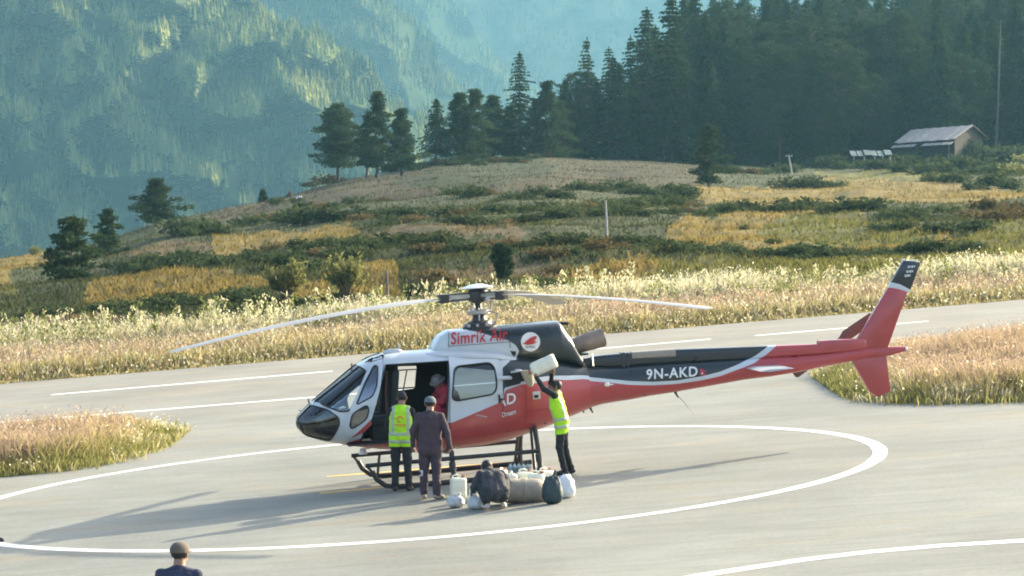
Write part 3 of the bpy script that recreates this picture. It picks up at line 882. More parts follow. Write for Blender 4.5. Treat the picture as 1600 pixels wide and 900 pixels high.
# ---- grass and weeds: uncountable blades
M_GRASS = leaf_mat('grass_blades', (0.1, 0.1, 0.05), 0.55, 0.2, attr='tone')
def blades(name, base, hgt, wid, lean, cb, ct, rng, dz=-0.03, xyz=None):
    """base (n,2) on the apron plane or xyz (n,3) anywhere; thin bent blades, colour cb at the foot to ct at the tip"""
    n = len(hgt)
    p = xyz if xyz is not None else np.stack([base[:, 0], base[:, 1], ROLL * base[:, 0] + dz], 1)
    a = rng.random(n) * 6.283
    s = np.stack([np.cos(a), np.sin(a), np.zeros(n)], 1) * wid[:, None] * 0.5
    l = np.stack([rng.normal(size=n), rng.normal(size=n), np.zeros(n)], 1) * (lean * hgt)[:, None]
    top = p + l + np.stack([np.zeros(n), np.zeros(n), hgt], 1)
    mid = p + l * 0.35 + np.stack([np.zeros(n), np.zeros(n), hgt * 0.55], 1)
    v = np.stack([p - s, p + s, mid + s * 0.9, mid - s * 0.9, top], 1).reshape(-1, 3)
    i = np.arange(n)[:, None] * 5
    f = np.concatenate([i + np.array([[0, 1, 2]]), i + np.array([[0, 2, 3]]), i + np.array([[3, 2, 4]])], 0)
    c = np.stack([cb, cb, (cb + ct) / 2, (cb + ct) / 2, ct], 1).reshape(-1, 3)
    return v, f, c
def heads(tip, size, col, rng):
    n = len(tip)
    d = rng.normal(size=(n, 3)); d[:, 2] += 1.2
    v, f = quads_cloud(tip, d, size, size * 0.6, rng)
    return v, f, np.repeat(col, 4, 0)
def join(parts):
    vs, fs, cs, o = [], [], [], 0
    for v, f, c in parts:
        vs.append(v); fs.append(f + o); cs.append(c); o += len(v)
    return np.concatenate(vs), np.concatenate(fs), np.concatenate(cs)
def meadow(name, pts, rng, hfun, tone, cream, pink, wscale=1.0, flowers=0.02, white=(0.78, 0.76, 0.62)):
    """pts (n,2); hfun height at each; tone 0 green .. 1 ripe; cream/pink shares at each point"""
    n = len(pts)
    h = hfun * (0.35 + 0.85 * rng.random(n) ** 1.3)
    green, ripe, pnk, crm = np.array((0.19, 0.2, 0.06)), np.array((0.43, 0.345, 0.17)), np.array((0.41, 0.3, 0.225)), np.array((0.62, 0.59, 0.42))
    r1 = rng.random((n, 1))
    tt = np.clip(tone[:, None] + rng.normal(size=(n, 1)) * 0.25, 0, 1)
    cb = green * (1 - tt * 0.7) + ripe * tt * 0.7
    ct = green * (1 - tt) + ripe * tt
    pk = (r1 < pink[:, None]); ck = (~pk) & (r1 < (pink + cream)[:, None])
    ct = np.where(pk, pnk, np.where(ck, crm, ct))
    ct = ct * rng.uniform(0.75, 1.25, (n, 1)); cb = cb * rng.uniform(0.75, 1.2, (n, 1))
    parts = [blades(name, pts, h, 0.019 * wscale * rng.uniform(0.5, 1.6, n), 0.36, cb, ct, rng)]
    base = np.stack([pts[:, 0], pts[:, 1], ROLL * pts[:, 0] + h * 0.92], 1)
    sel = (ck | pk)[:, 0] & (rng.random(n) < 0.4)
    parts.append(heads(base[sel] + rng.normal(size=(sel.sum(), 3)) * 0.08, 0.042 * wscale, ct[sel] * 0.92, rng))
    fl = rng.random(n) < flowers
    parts.append(heads(base[fl] + np.array([0, 0, 0.1]), 0.05, np.tile(np.array(white), (fl.sum(), 1)), rng))
    v, f, c = join(parts)
    link(name, np_mesh(name, v, f, [M_GRASS], c))['kind'] = 'stuff'
# the weedy strip beyond the runway
rng = np.random.default_rng(3)
n = 250000
v_ = rng.random(n) ** 0.85
x_ = rng.uniform(-27, 26, n); y_ = FAR_EDGE(x_) - 0.1 + 0.35 * (fbm(x_ * 1.3, x_ * 0 + 2, 3) - 0.3) + v_ * (97.5 - FAR_EDGE(x_))
patch = fbm(x_ / 2.2 + 9, y_ / 2.0, 4)
patch2 = fbm(x_ / 3.5 + 90, y_ / 2.6, 3)
hf = np.where(v_ < 0.3, 0.5 + 0.35 * patch, np.where(v_ < 0.62, 0.62 + 0.5 * patch, 0.75 + 1.3 * np.clip(patch - 0.2, 0, 1)))
hf = hf * (0.8 + 0.35 * (fbm(x_ / 0.9 + 7, y_ / 0.9, 3) - 0.5)) * (1 - 0.1 * (x_ > 8)) * np.clip((y_ - FAR_EDGE(x_)) / 1.5, 0.22, 1)
pink = np.where((v_ > 0.18) & (v_ < 0.62), 0.24 + 0.5 * np.clip(patch2 * 2 - 0.7, 0, 1), 0.08)
cream = np.where(v_ > 0.5, np.clip(0.85 * (patch * 2.2 - 0.55), 0.05, 0.85), 0.14)
tone = np.clip(0.75 - 0.7 * (v_ > 0.6) * (patch2 > 0.45) - 0.2 * patch2, 0, 1)
meadow('runway_weeds', np.stack([x_, y_], 1), rng, hf, tone, cream, pink, 2.0, 0.03)
# taller weed plumes at the back of the strip
n = 30000
cx = rng.uniform(-27, 26, 700); cy = rng.uniform(91.5, 97, 700); ch = rng.uniform(0.8, 1.7, 700) * (1 - 0.25 * (cx > 4)); cw = rng.uniform(0, 1, 700)
k = rng.integers(0, 700, n); zf = rng.random(n) ** 0.7
sp = 0.05 + 0.24 * (1 - zf)
pts3 = np.stack([cx[k] + rng.normal(size=n) * sp, cy[k] + rng.normal(size=n) * sp, ROLL * cx[k] + zf * ch[k]], 1)
crm = np.where((cw[k] < 0.6)[:, None] & (zf > 0.35)[:, None], np.array((0.5, 0.47, 0.29)), np.array((0.19, 0.21, 0.07))) * rng.uniform(0.7, 1.2, (n, 1))
v, f = quads_cloud(pts3, np.tile([0, 0, 1.0], (n, 1)) + rng.normal(size=(n, 3)) * 0.6, 0.15, 0.06, rng)
link('weed_plumes', np_mesh('weed_plumes', v, f, [M_GRASS], np.repeat(crm, 4, 0)))['kind'] = 'stuff'
# the two grass islands between apron and runway
def island(name, outline, n, seed, hmax):
    g = [ground(*p) for p in outline]
    poly = [(p.x, p.y) for p in g]
    sheet(name, poly, 0.006, M_SOIL)
    rng = np.random.default_rng(seed)
    xs, ys = [p[0] for p in poly], [p[1] for p in poly]
    x = rng.uniform(min(xs), max(xs), n * 4); y = rng.uniform(min(ys), max(ys), n * 4)
    k = inside(poly, x + rng.normal(size=n * 4) * 0.2, y + rng.normal(size=n * 4) * 0.3)
    x, y = x[k][:n], y[k][:n]
    d = np.full(len(x), 1e9)                     # distance from the outline
    for (x1, y1), (x2, y2) in zip(poly, poly[1:] + poly[:1]):
        L2 = (x2 - x1) ** 2 + (y2 - y1) ** 2
        t = np.clip(((x - x1) * (x2 - x1) + (y - y1) * (y2 - y1)) / L2, 0, 1)
        d = np.minimum(d, np.hypot(x - x1 - t * (x2 - x1), y - y1 - t * (y2 - y1)))
    pt = fbm(x / 1.3, y / 1.3 + seed, 4); pt2 = fbm(x / 0.7 + 30, y / 0.7 + seed, 3)
    hh = hmax * (0.3 + 0.7 * np.clip(d / 1.4, 0, 1)) * (0.45 + 1.1 * pt)
    pk = np.clip((d - 0.6) / 1.0, 0, 1) * 0.7
    tone = np.clip(0.1 + d / 1.3 + (pt2 - 0.5) * 1.6, 0, 1)
    cr = np.clip(pt2 * 2.4 - 1.35, 0, 1) * np.clip(1.4 - d, 0.1, 1)
    meadow(name + '_grass', np.stack([x, y], 1), rng, hh, tone, cr, pk, 1.25, 0.006)
island('left_grass_island', [(-260, 752), (-90, 753), (0, 746), (100, 736), (190, 719), (255, 697), (288, 681), (278, 671), (200, 672), (0, 690), (-260, 722)], 56000, 21, 0.54)
island('right_grass_island', [(1282, 592), (1290, 606), (1320, 619), (1370, 628), (1460, 631), (1600, 627), (1800, 618), (1800, 512), (1600, 530), (1400, 552), (1300, 575)], 110000, 22, 0.56)
# loose tufts over the terraces
n = 200000
rng = np.random.default_rng(31)
px_ = rng.uniform(-200, 1800, n); s_ = rng.random(n) ** 1.1
yn2 = y_near(px_).astype(float); yr2 = interp(YR, px_); py_ = yn2 + (yr2 - yn2) * s_
P3 = hill_np(px_, py_); P3[:, 2] -= 0.04
cc = cover(px_, py_)
hh = (0.1 + 0.3 * fbm(P3[:, 0] / 5, P3[:, 1] / 5, 3)) * rng.uniform(0.5, 1.3, n)
v, f, c = blades('t', None, hh, 0.07 * rng.uniform(0.5, 1.5, n), 0.35, cc * 0.9, cc * rng.uniform(0.88, 1.22, (n, 1)), rng, xyz=P3)
link('terrace_grass', np_mesh('terrace_grass', v, f, [M_GRASS], c))['kind'] = 'stuff'
# ================================================================== THE HELICOPTER
YAW = R(10)
HG = ground(750, 742.5)                       # apron point below the rotor mast
_f = Vector((-math.cos(YAW), -math.sin(YAW), 0)); _f = (_f - PLANE_N * _f.dot(PLANE_N)).normalized()
_l = PLANE_N.cross(_f)
HM = Matrix(((_f.x, _l.x, PLANE_N.x, HG.x), (_f.y, _l.y, PLANE_N.y, HG.y), (_f.z, _l.z, PLANE_N.z, HG.z), (0, 0, 0, 1)))
HI = HM.inverted()
heli = empty('helicopter', (0, 0, 0), 0, 'red, white and navy helicopter with three rotor blades parked on the landing circle', 'helicopter')
heli.matrix_world = HM
_c0 = HI @ Vector(CAM)
def hp(px, py, y=0.0):
    """photo pixel -> (x, z) on the helicopter's lengthwise plane at sideways distance y (towards the left side)"""
    d = HI.to_3x3() @ Vector(ray(px, py))
    k = (y - _c0.y) / d.y
    return (_c0.x + d.x * k, _c0.z + d.z * k)
def hx(px, y=0.0): return hp(px, 600, y)[0]

# ---- paint: colour boundaries run as curves over the real length (x) and height (z) of the machine
RED, WHITE, NAVY, SILVER = (0.42, 0.058, 0.06), (0.56, 0.585, 0.585), (0.017, 0.025, 0.028), (0.55, 0.6, 0.63)
RED_L = [(455, 700), (540, 697), (560, 688), (600, 671), (650, 664), (703, 659.5), (776.5, 629), (785.5, 621), (786.5, 610), (813, 601), (844, 598.5), (867, 593.5), (888, 595.4), (918, 594.5), (956, 598), (982, 601),
         (1020, 602), (1058, 600), (1097, 594.5), (1126, 588), (1152, 578.4), (1180, 568), (1200, 555), (1220, 538), (1235, 480)]
STR_L = [(455, 700), (785.5, 621), (786.5, 604), (813, 597), (844, 590), (867, 588), (888, 588.5), (918, 588.5), (956, 592.5), (982, 595), (1020, 596.4), (1058, 594.5), (1097, 588), (1126, 581), (1152, 570.8), (1180, 558.6), (1195, 548), (1207, 539), (1221, 480)]
NAVY_L = [(700, 505), (714, 514.5), (746, 518), (771, 526), (793, 531.5), (805, 539), (810, 548.5), (805, 561), (786, 575), (784.5, 600), (783, 720)]     # (column, row): dark to the right of it
def curve_node(t, pts, lo, hi, vlo, vhi, src):
    n = t.nodes.new('ShaderNodeFloatCurve')
    mr = t.nodes.new('ShaderNodeMapRange'); mr.inputs['From Min'].default_value, mr.inputs['From Max'].default_value = lo, hi
    t.links.new(src, mr.inputs['Value']); t.links.new(mr.outputs[0], n.inputs['Value'])
    c = n.mapping.curves[0]
    P = sorted(((a - lo) / (hi - lo), (b - vlo) / (vhi - vlo)) for a, b in pts)
    while len(c.points) < len(P): c.points.new(0.5, 0.5)
    for q, (a, b) in zip(c.points, P): q.location = (a, b); q.handle_type = 'VECTOR'
    n.mapping.update()
    m2 = t.nodes.new('ShaderNodeMapRange'); m2.inputs['To Min'].default_value, m2.inputs['To Max'].default_value = vlo, vhi
    t.links.new(n.outputs[0], m2.inputs['Value'])
    return m2.outputs[0]
def paint(name, y):
    m = mat(name, WHITE, 0.3, spec=0.5, coat=0.3)
    t = m.node_tree; b = t.nodes['Principled BSDF']
    tc = t.nodes.new('ShaderNodeTexCoord'); sp = t.nodes.new('ShaderNodeSeparateXYZ')
    t.links.new(tc.outputs['Object'], sp.inputs[0])
    X, Z = sp.outputs[0], sp.outputs[2]
    conv = lambda L: [hp(a, c, y) for a, c in L]
    zr = curve_node(t, conv(RED_L), -8.5, 4.0, -1.0, 5.0, X)
    zs = curve_node(t, conv(STR_L), -8.5, 4.0, -1.0, 5.0, X)
    xb = curve_node(t, [(z, x) for x, z in conv(NAVY_L)], -1.0, 5.0, -8.5, 4.0, Z)
    def less(a, c):
        k = t.nodes.new('ShaderNodeMath'); k.operation = 'LESS_THAN'
        t.links.new(a, k.inputs[0]); t.links.new(c, k.inputs[1]); return k.outputs[0]
    def mixc(fac, A, B):
        k = t.nodes.new('ShaderNodeMix'); k.data_type = 'RGBA'
        t.links.new(fac, k.inputs['Factor'])
        if isinstance(A, tuple): k.inputs['A'].default_value = (*A, 1)
        else: t.links.new(A, k.inputs['A'])
        k.inputs['B'].default_value = (*B, 1)
        return k.outputs['Result']
    c = mixc(less(X, xb), WHITE, NAVY)
    c = mixc(less(Z, zs), c, SILVER)
    c = mixc(less(Z, zr), c, RED)
    n = t.nodes.new('ShaderNodeTexNoise'); n.inputs['Scale'].default_value = 3; n.inputs['Detail'].default_value = 6
    r = t.nodes.new('ShaderNodeMapRange'); r.inputs['To Min'].default_value, r.inputs['To Max'].default_value = 0.86, 1.1
    t.links.new(tc.outputs['Object'], n.inputs['Vector']); t.links.new(n.outputs[0], r.inputs['Value'])
    s = t.nodes.new('ShaderNodeVectorMath'); s.operation = 'SCALE'
    t.links.new(c, s.inputs[0]); t.links.new(r.outputs[0], s.inputs['Scale'])
    t.links.new(s.outputs[0], b.inputs['Base Color'])
    r2 = t.nodes.new('ShaderNodeMapRange'); r2.inputs['To Min'].default_value, r2.inputs['To Max'].default_value = 0.2, 0.42
    t.links.new(n.outputs[0], r2.inputs['Value']); t.links.new(r2.outputs[0], b.inputs['Roughness'])
    return m
M_FUS, M_COWL, M_BOOM = paint('fuselage_paint', 0.8), paint('cowling_paint', 0.45), paint('boom_paint', 0.24)
M_RED = mat('red_paint', (0.38, 0.05, 0.048), 0.34, noise=0.1, nscale=4, coat=0.5)
M_WHITE = mat('white_paint', WHITE, 0.35, noise=0.05, coat=0.4)
M_NAVY = mat('navy_paint', NAVY, 0.3, noise=0.15, coat=0.5)
M_SILV = mat('silver_paint', (0.55, 0.58, 0.6), 0.35, 0.2, noise=0.08)
M_DARK = mat('dark_interior', (0.03, 0.033, 0.034), 0.7)
M_SEAT = mat('black_seat', (0.018, 0.02, 0.02), 0.8, noise=0.2, nscale=20)
M_RUB = mat('rubber_seal', (0.015, 0.015, 0.016), 0.6)
M_SKID = mat('dark_grey_metal', (0.05, 0.05, 0.05), 0.5, 0.3, noise=0.25, nscale=9)
M_STEEL = mat('bare_steel', (0.42, 0.41, 0.38), 0.35, 0.8, noise=0.15)
M_BLADE = mat('blade_paint', (0.42, 0.40, 0.35), 0.45, noise=0.1, nscale=3)
M_EXH = mat('heated_exhaust_metal', (0.3, 0.22, 0.165), 0.55, 0.15, noise=0.3, nscale=5)
M_COVER = mat('grey_brown_cover', (0.3, 0.26, 0.21), 0.5, noise=0.1)
M_GLASS = glass_mat('windscreen_glass', (0.94, 0.97, 0.95), ior=1.75)
M_GLASD = glass_mat('tinted_glass', (0.45, 0.52, 0.5), ior=1.8)
M_GLASS2 = glass_mat('side_glass', (0.5, 0.58, 0.62), ior=1.9)
M_LAMP = mat('lamp_glass', (0.8, 0.8, 0.78), 0.15)

# ---- hull: stations along the length, (column, top row, bottom row, half width) read on the middle plane
ST = [(462, 657, 667, .08), (466, 650, 674, .19), (474, 641, 681, .33), (486, 629, 686, .47), (500, 617.5, 690, .58), (515, 605, 692.5, .67), (530, 592.5, 695, .74), (545, 580, 697.5, .79), (561, 567.5, 699.5, .83),
      (575, 559.5, 701, .86), (590, 554, 702, .885), (605, 550.5, 703, .9), (640, 548, 704, .92), (671, 547, 703.5, .93), (705, 546, 699, .93), (740, 546, 695, .92), (780, 547, 687, .88), (820, 549, 675, .78), (858, 554, 661, .64), (888, 559, 649, .52), (912, 565, 639.5, .43)]
HS = []
for px, t_, b_, w_ in ST:
    x, zt = hp(px, t_); zb = hp(px, b_)[1]
    HS.append((x, zt, zb, w_))
HS.sort()
_hx = [h[0] for h in HS]
def station(x):
    zt = np.interp(x, _hx, [h[1] for h in HS]); zb = np.interp(x, _hx, [h[2] for h in HS]); w_ = np.interp(x, _hx, [h[3] for h in HS])
    return float(zt), float(zb), float(w_)
def nexp(x):                                   # squareness of the section: rounder at the nose and tail
    return float(np.interp(x, [hx(912), hx(820), hx(700), hx(600), hx(520), hx(462)], [2.2, 2.6, 3.2, 3.0, 2.5, 2.1]))
def hull_y(x, z, off=0.0):
    zt, zb, w_ = station(x)
    n = nexp(x)
    zc = zb + 0.42 * (zt - zb)
    h = (zt - zc) if z > zc else (zc - zb)
    u = min(0.9999, abs(z - zc) / max(h, 1e-4))
    return w_ * (1 - u ** n) ** (1 / n) + off
def hull_ring(x, off=0.0, k=44):
    zt, zb, w_ = station(x); n = nexp(x); zc = zb + 0.42 * (zt - zb)
    r = []
    for i in range(k):
        a = 2 * math.pi * i / k
        c, s = math.cos(a), math.sin(a)
        y = math.copysign(abs(c) ** (2 / n), c) * (w_ + off)
        z = zc + math.copysign(abs(s) ** (2 / n), s) * ((zt - zc if s > 0 else zc - zb) + off)
        r.append(Vector((x, y, z)))
    return r
def hull_mb(off=0.0, ni=64):
    xs = list(np.linspace(_hx[0], hx(560), 34)) + list(np.linspace(hx(560), _hx[-1] + off, 34)[1:])
    b = MB()
    b.rings([hull_ring(min(x, _hx[-1]) if off <= 0 else x, off) for x in xs])
    return b
tmp_objs = []
def boolean(base_me, cutter_me, op, solid=None, inner=True):
    o = bpy.data.objects.new('tmp', base_me); COL.objects.link(o)
    c = bpy.data.objects.new('tmpc', cutter_me); COL.objects.link(c)
    if solid:
        s = o.modifiers.new('s', 'SOLIDIFY'); s.thickness = solid; s.offset = -1
        if inner: s.material_offset = 1; s.material_offset_rim = 1
    bo = o.modifiers.new('b', 'BOOLEAN'); bo.operation = op; bo.object = c; bo.solver = 'EXACT'
    bpy.context.view_layer.update()
    dg = bpy.context.evaluated_depsgraph_get()
    me = bpy.data.meshes.new_from_object(o.evaluated_get(dg))
    for q in (o, c): bpy.data.objects.remove(q)
    return me
def cutter(polys):
    """polys: (photo outline, sideways plane it was read on, y from, y to)"""
    b = MB()
    for pl, y, y0, y1 in polys:
        q = [hp(a, c, y) for a, c in pl]
        if sum((q[i][0] - q[i - 1][0]) * (q[i][1] + q[i - 1][1]) for i in range(len(q))) < 0: q = q[::-1]
        b.prism([(x, y0, z) for x, z in q], (0, y1 - y0, 0))
    return b.mesh('cut', M_DARK, None)
def rounded(pl, r=4, n=3):
    out = []
    for i, p in enumerate(pl):
        a, c = Vector(pl[i - 1]), Vector(pl[(i + 1) % len(pl)]); p = Vector(p)
        d1, d2 = (a - p), (c - p)
        k1 = p + d1.normalized() * min(r, d1.length * 0.45); k2 = p + d2.normalized() * min(r, d2.length * 0.45)
        for j in range(n + 1):
            t = j / n
            out.append(tuple(k1 * (1 - t) ** 2 + p * 2 * t * (1 - t) + k2 * t * t))
    return out
WIND = rounded([(493, 628), (561, 570.5), (574, 581), (545, 641), (532, 643), (512, 636)], 5)            # left windscreen
WINDC = [(489.5, 628.5), (556, 570), (559, 571), (494, 627.5)]
CHIN = rounded([(463, 664), (470, 648), (486, 634), (510, 639), (527, 651), (528, 662), (516, 690), (480, 683)], 5)
ROOFW = rounded([(571, 560), (583, 553.5), (603, 552), (601, 560), (580, 566)], 4)
DOORW = [(606, 571.5), (702, 565.5), (696, 683), (640, 689), (566, 692), (573, 668), (588, 620)]       # open cabin doorway, left side
DW_UP = rounded([(558, 634), (572, 600), (588, 573), (594, 573), (590, 604), (583, 620)], 5)
DW_LO = rounded([(548, 667), (552, 648), (574, 633), (578, 640), (574, 656), (552, 672)], 6)
RWIN = rounded([(711, 578), (716, 573), (768, 567.5), (775, 575), (777, 606), (771, 616), (712, 626.5), (706, 622)], 6)
FARW = rounded([(610, 572), (650, 571), (648, 607), (615, 611)], 3)      # window of the far door, seen through the cabin
FARD = rounded([(541, 622), (566, 582), (596, 573), (592, 632), (546, 644)], 4)
hull0 = hull_mb().mesh('h', [M_FUS, M_DARK], 50)
cut_all = cutter([(WIND, 0.62, 0.03, 1.4), (WIND, 0.62, -1.4, -0.03), (CHIN, 0.45, 0.06, 1.3), (CHIN, 0.45, -1.3, -0.06), (ROOFW, 0.5, 0.12, 1.2), (ROOFW, 0.5, -1.2, -0.12), (DOORW, 0.9, 0.5, 1.4), (RWIN, 0.92, 0.5, 1.4), (FARW, -0.9, -1.4, -0.5), (RWIN, -0.92, -1.4, -0.5), (FARD, -0.85, -1.4, -0.4)])
me = boolean(hull0, cut_all, 'DIFFERENCE', 0.035)
smooth(me, 45)
link('fuselage', me, heli)
glass_hull = hull_mb(-0.008).mesh('g', [M_GLASS], 50)
def glass_part(name, pl, y, y0, y1, m, parent=None):
    g = boolean(glass_hull, cutter([(pl, y, y0, y1)]), 'INTERSECT', 0.006, False)
    g.materials.clear(); g.materials.append(m); smooth(g, 45)
    return link(name, g, parent or heli)
glass_part('windscreen', WIND, 0.62, 0.03, 1.4, M_GLASS)
glass_part('windscreen', WIND, 0.62, -1.4, -0.03, M_GLASS)
glass_part('nose_window', CHIN, 0.45, 0.06, 1.3, M_GLASD)
glass_part('nose_window', CHIN, 0.45, -1.3, -0.06, M_GLASD)
glass_part('roof_window', ROOFW, 0.5, 0.12, 1.2, M_GLASS2)
glass_part('roof_window', ROOFW, 0.5, -1.2, -0.12, M_GLASS2)
def seal(name, pl, y, m, parent, r=0.016, off=0.012, side=1, sc=None):
    pts = []
    q = [hp(a, c, y) for a, c in pl]
    q = [(x, min(max(z, station(x)[1] + .02), station(x)[0] - .012)) for x, z in q]
    Q = []
    for i in range(len(q)):
        a, c = Vector(q[i]), Vector(q[(i + 1) % len(q)])
        n = max(1, int((c - a).length / 0.06))
        Q += [a + (c - a) * k / n for k in range(n)]
    pts = [(p.x, side * hull_y(p.x, p.y, off), p.y) for p in Q]
    b = MB(); b.tube(pts, r, 6, closed=True)
    return b.build(name, m, parent)
for sgn in (1, -1):
    seal('windscreen_seal', WIND, 0.62, M_RUB, heli, 0.014, 0.004, sgn)
    seal('nose_window_seal', CHIN[4:], 0.45, M_RUB, heli, 0.012, 0.002, sgn)
    seal('roof_window_seal', ROOFW, 0.5, M_RUB, heli, 0.012, 0.004, sgn)
seal('doorway_seal', DOORW, 0.9, M_RUB, heli, 0.016, 0.0)

def surf_panel(pl, y, off, thick, m, name, parent, holes=None):
    """a skin panel lying off the hull: outline in photo pixels"""
    q = [hp(a, c, y) for a, c in pl]
    bm = bmesh.new()
    f = bm.faces.new([bm.verts.new((x, 0, z)) for x, z in q])
    xs = [p[0] for p in q]; zs = [p[1] for p in q]
    for ax, lo, hi in (((1, 0, 0), min(xs), max(xs)), ((0, 0, 1), min(zs), max(zs))):
        k = lo + 0.07
        while k < hi:
            bmesh.ops.bisect_plane(bm, geom=bm.verts[:] + bm.edges[:] + bm.faces[:], plane_co=Vector(ax) * k, plane_no=ax)
            k += 0.07
    for v in bm.verts: v.co.y = hull_y(v.co.x, v.co.z, off)
    bmesh.ops.recalc_face_normals(bm, faces=bm.faces)
    bm.normal_update()
    if sum(f.normal.y for f in bm.faces) < 0: bmesh.ops.reverse_faces(bm, faces=bm.faces)
    me = bpy.data.meshes.new(name); bm.to_mesh(me); bm.free()
    me.materials.append(m); me.materials.append(M_DARK if thick > .02 else m)
    if holes:
        me = boolean(me, cutter(holes), 'DIFFERENCE', thick)
    else:
        o = bpy.data.objects.new('t', me); COL.objects.link(o)
        s = o.modifiers.new('s', 'SOLIDIFY'); s.thickness = thick; s.offset = -1; s.material_offset = 1
        bpy.context.view_layer.update()
        me = bpy.data.meshes.new_from_object(o.evaluated_get(bpy.context.evaluated_depsgraph_get())); bpy.data.objects.remove(o)
    smooth(me, 40)
    return link(name, me, parent)
# sliding door, pushed back along the side
SDOOR = rounded([(703, 658), (704, 560), (708, 557), (778, 551), (783, 556), (785.5, 610), (784, 652), (778, 690), (707, 698)], 4)
sd_ = surf_panel(SDOOR, 0.95, 0.045, 0.035, M_FUS, 'sliding_door', heli, [(RWIN, 0.96, 0.4, 1.5)])
gp = surf_panel(RWIN, 0.96, 0.034, 0.006, M_GLASS2, 'pane', sd_)
seal('window_seal', RWIN, 0.96, M_RUB, sd_, 0.015, 0.05)
def on_side(px, py, off=0.03, y=0.95):
    x, z = hp(px, py, y); return Vector((x, hull_y(x, z, off), z))
b = MB(); b.tube([on_side(778, 592, .06), on_side(784, 591, .085), on_side(796, 590.5, .085), on_side(799, 591, 0.05)], 0.034, 8); b.build('door_rail', M_WHITE, sd_)
b = MB(); b.box(on_side(780, 623, .07), (0.03, 0.03, 0.14)); b.box(on_side(783, 624, .08), (0.09, 0.03, 0.03)); b.build('door_handle', M_RUB, sd_, bevel=0.006)
# front door, swung forward: white frame, two panes, red foot
FD = [(604, 556), (601, 575), (594, 610), (586, 640), (581, 657), (563, 676), (545, 689), (541, 684), (541, 668), (549, 640), (560, 615), (574, 586), (590, 563)]
fd = surf_panel(rounded(FD, 4), 0.93, 0.03, 0.03, M_WHITE, 'front_door', heli, [(DW_UP, 0.95, 0.3, 1.6), (DW_LO, 0.95, 0.3, 1.6)])
M_DOORG = glass_mat('door_glass', (0.3, 0.42, 0.5), ior=2.9)
for pl in (DW_UP, DW_LO):
    pn = surf_panel(pl, 0.95, 0.02, 0.006, M_DOORG, 'pane', fd)
    seal('pane_seal', pl, 0.95, M_RUB, fd, 0.012, 0.032)
surf_panel([(563, 674.5), (580.5, 656), (581.5, 664), (571, 676), (552, 686.5)], 0.94, 0.034, 0.006, M_RED, 'door_foot', fd)
# far door frame bars seen across the cabin
b = MB()
for (a, c), (e, f_) in [((616, 577), (618, 612)), ((636, 577), (630, 610)), ((614, 579), (650, 577)), ((620, 607), (650, 605))]:
    x0, z0 = hp(a, c, -0.86); x1, z1 = hp(e, f_, -0.86); b.tube([(x0, -0.86, z0), (x1, -0.86, z1)], 0.012, 6)
b.build('far_window_frame', M_SKID, heli)

# ---- inside: floor, bulkhead, instrument console, seats
xf0, xf1 = hx(530), hx(786)
zf = hp(640, 686, 0.5)[1]
b = MB(); b.box(((xf0 + xf1) / 2, 0, zf), (xf0 - xf1, 1.45, 0.03)); b.build('cabin_floor', M_DARK, heli)
b = MB(); b.box((hx(838), 0, zf + 0.55), (0.04, 1.1, 1.0)); b.build('rear_bulkhead', M_DARK, heli)
def seat(px, y, name='seat'):
    x = hx(px, y); r = MB()
    r.box((x, y, zf + 0.36), (0.5, 0.46, 0.14)); r.box((x, y, zf + 0.16), (0.36, 0.38, 0.28))
    s = r.build('seat', M_SEAT, heli, bevel=0.03)
    k = MB(); k.box((x - 0.24, y, zf + 0.78), (0.13, 0.48, 0.82), Matrix.Rotation(R(-8), 3, 'Y')); k.build('seat_back', M_SEAT, s, bevel=0.04)
    k = MB(); k.box((x - 0.31, y, zf + 1.24), (0.09, 0.27, 0.2), Matrix.Rotation(R(-8), 3, 'Y')); k.build('headrest', M_SEAT, s, bevel=0.03)
    k = MB(); k.tube([(x - 0.16, y + 0.1, zf + 1.18), (x - 0.11, y + 0.11, zf + 0.8), (x - 0.1, y + 0.12, zf + 0.45)], 0.018, 5); k.build('seat_belt', mat('belt_webbing', (0.2, 0.1, 0.08), 0.8), s)
    return s
seat(590, 0.42); seat(577, -0.42)
b = MB(); xb_ = hx(775)
b.box((xb_, 0, zf + 0.3), (0.5, 1.35, 0.14)); b.box((xb_ - 0.22, 0, zf + 0.55), (0.12, 1.3, 0.5), Matrix.Rotation(R(-10), 3, 'Y')); b.build('rear_bench', M_SEAT, heli, bevel=0.03)
b = MB()
x, z = hp(524, 640, 0.1)
b.box((x, -0.05, z - 0.25), (0.3, 0.75, 0.5)); b.box((x + 0.12, -0.05, z + 0.06), (0.42, 1.0, 0.06), Matrix.Rotation(R(12), 3, 'Y')); b.build('instrument_panel', M_SEAT, heli, bevel=0.03)
b = MB(); x, z = hp(530, 640, 0.3); b.box((x, 0.3, z + 0.02), (0.2, 0.28, 0.012), Matrix.Rotation(R(10), 3, 'Y')); b.build('chart_on_the_panel', M_WHITE, heli)
b = MB()
for px, pz in ((522, 603), (535, 595)):
    x, z = hp(px, pz, 0.2)
    b.tube([(x - 0.02, 0.2, z - 0.25), (x, 0.2, z)], 0.012, 6)
x, z = hp(551, 586, 0.1); b.tube([(x, 0.1, z + 0.2), (x + 0.03, 0.1, z - 0.01)], 0.012, 6); b.box((x + 0.03, 0.1, z - 0.04), (0.03, 0.09, 0.06))
b.build('compass', M_RUB, heli)

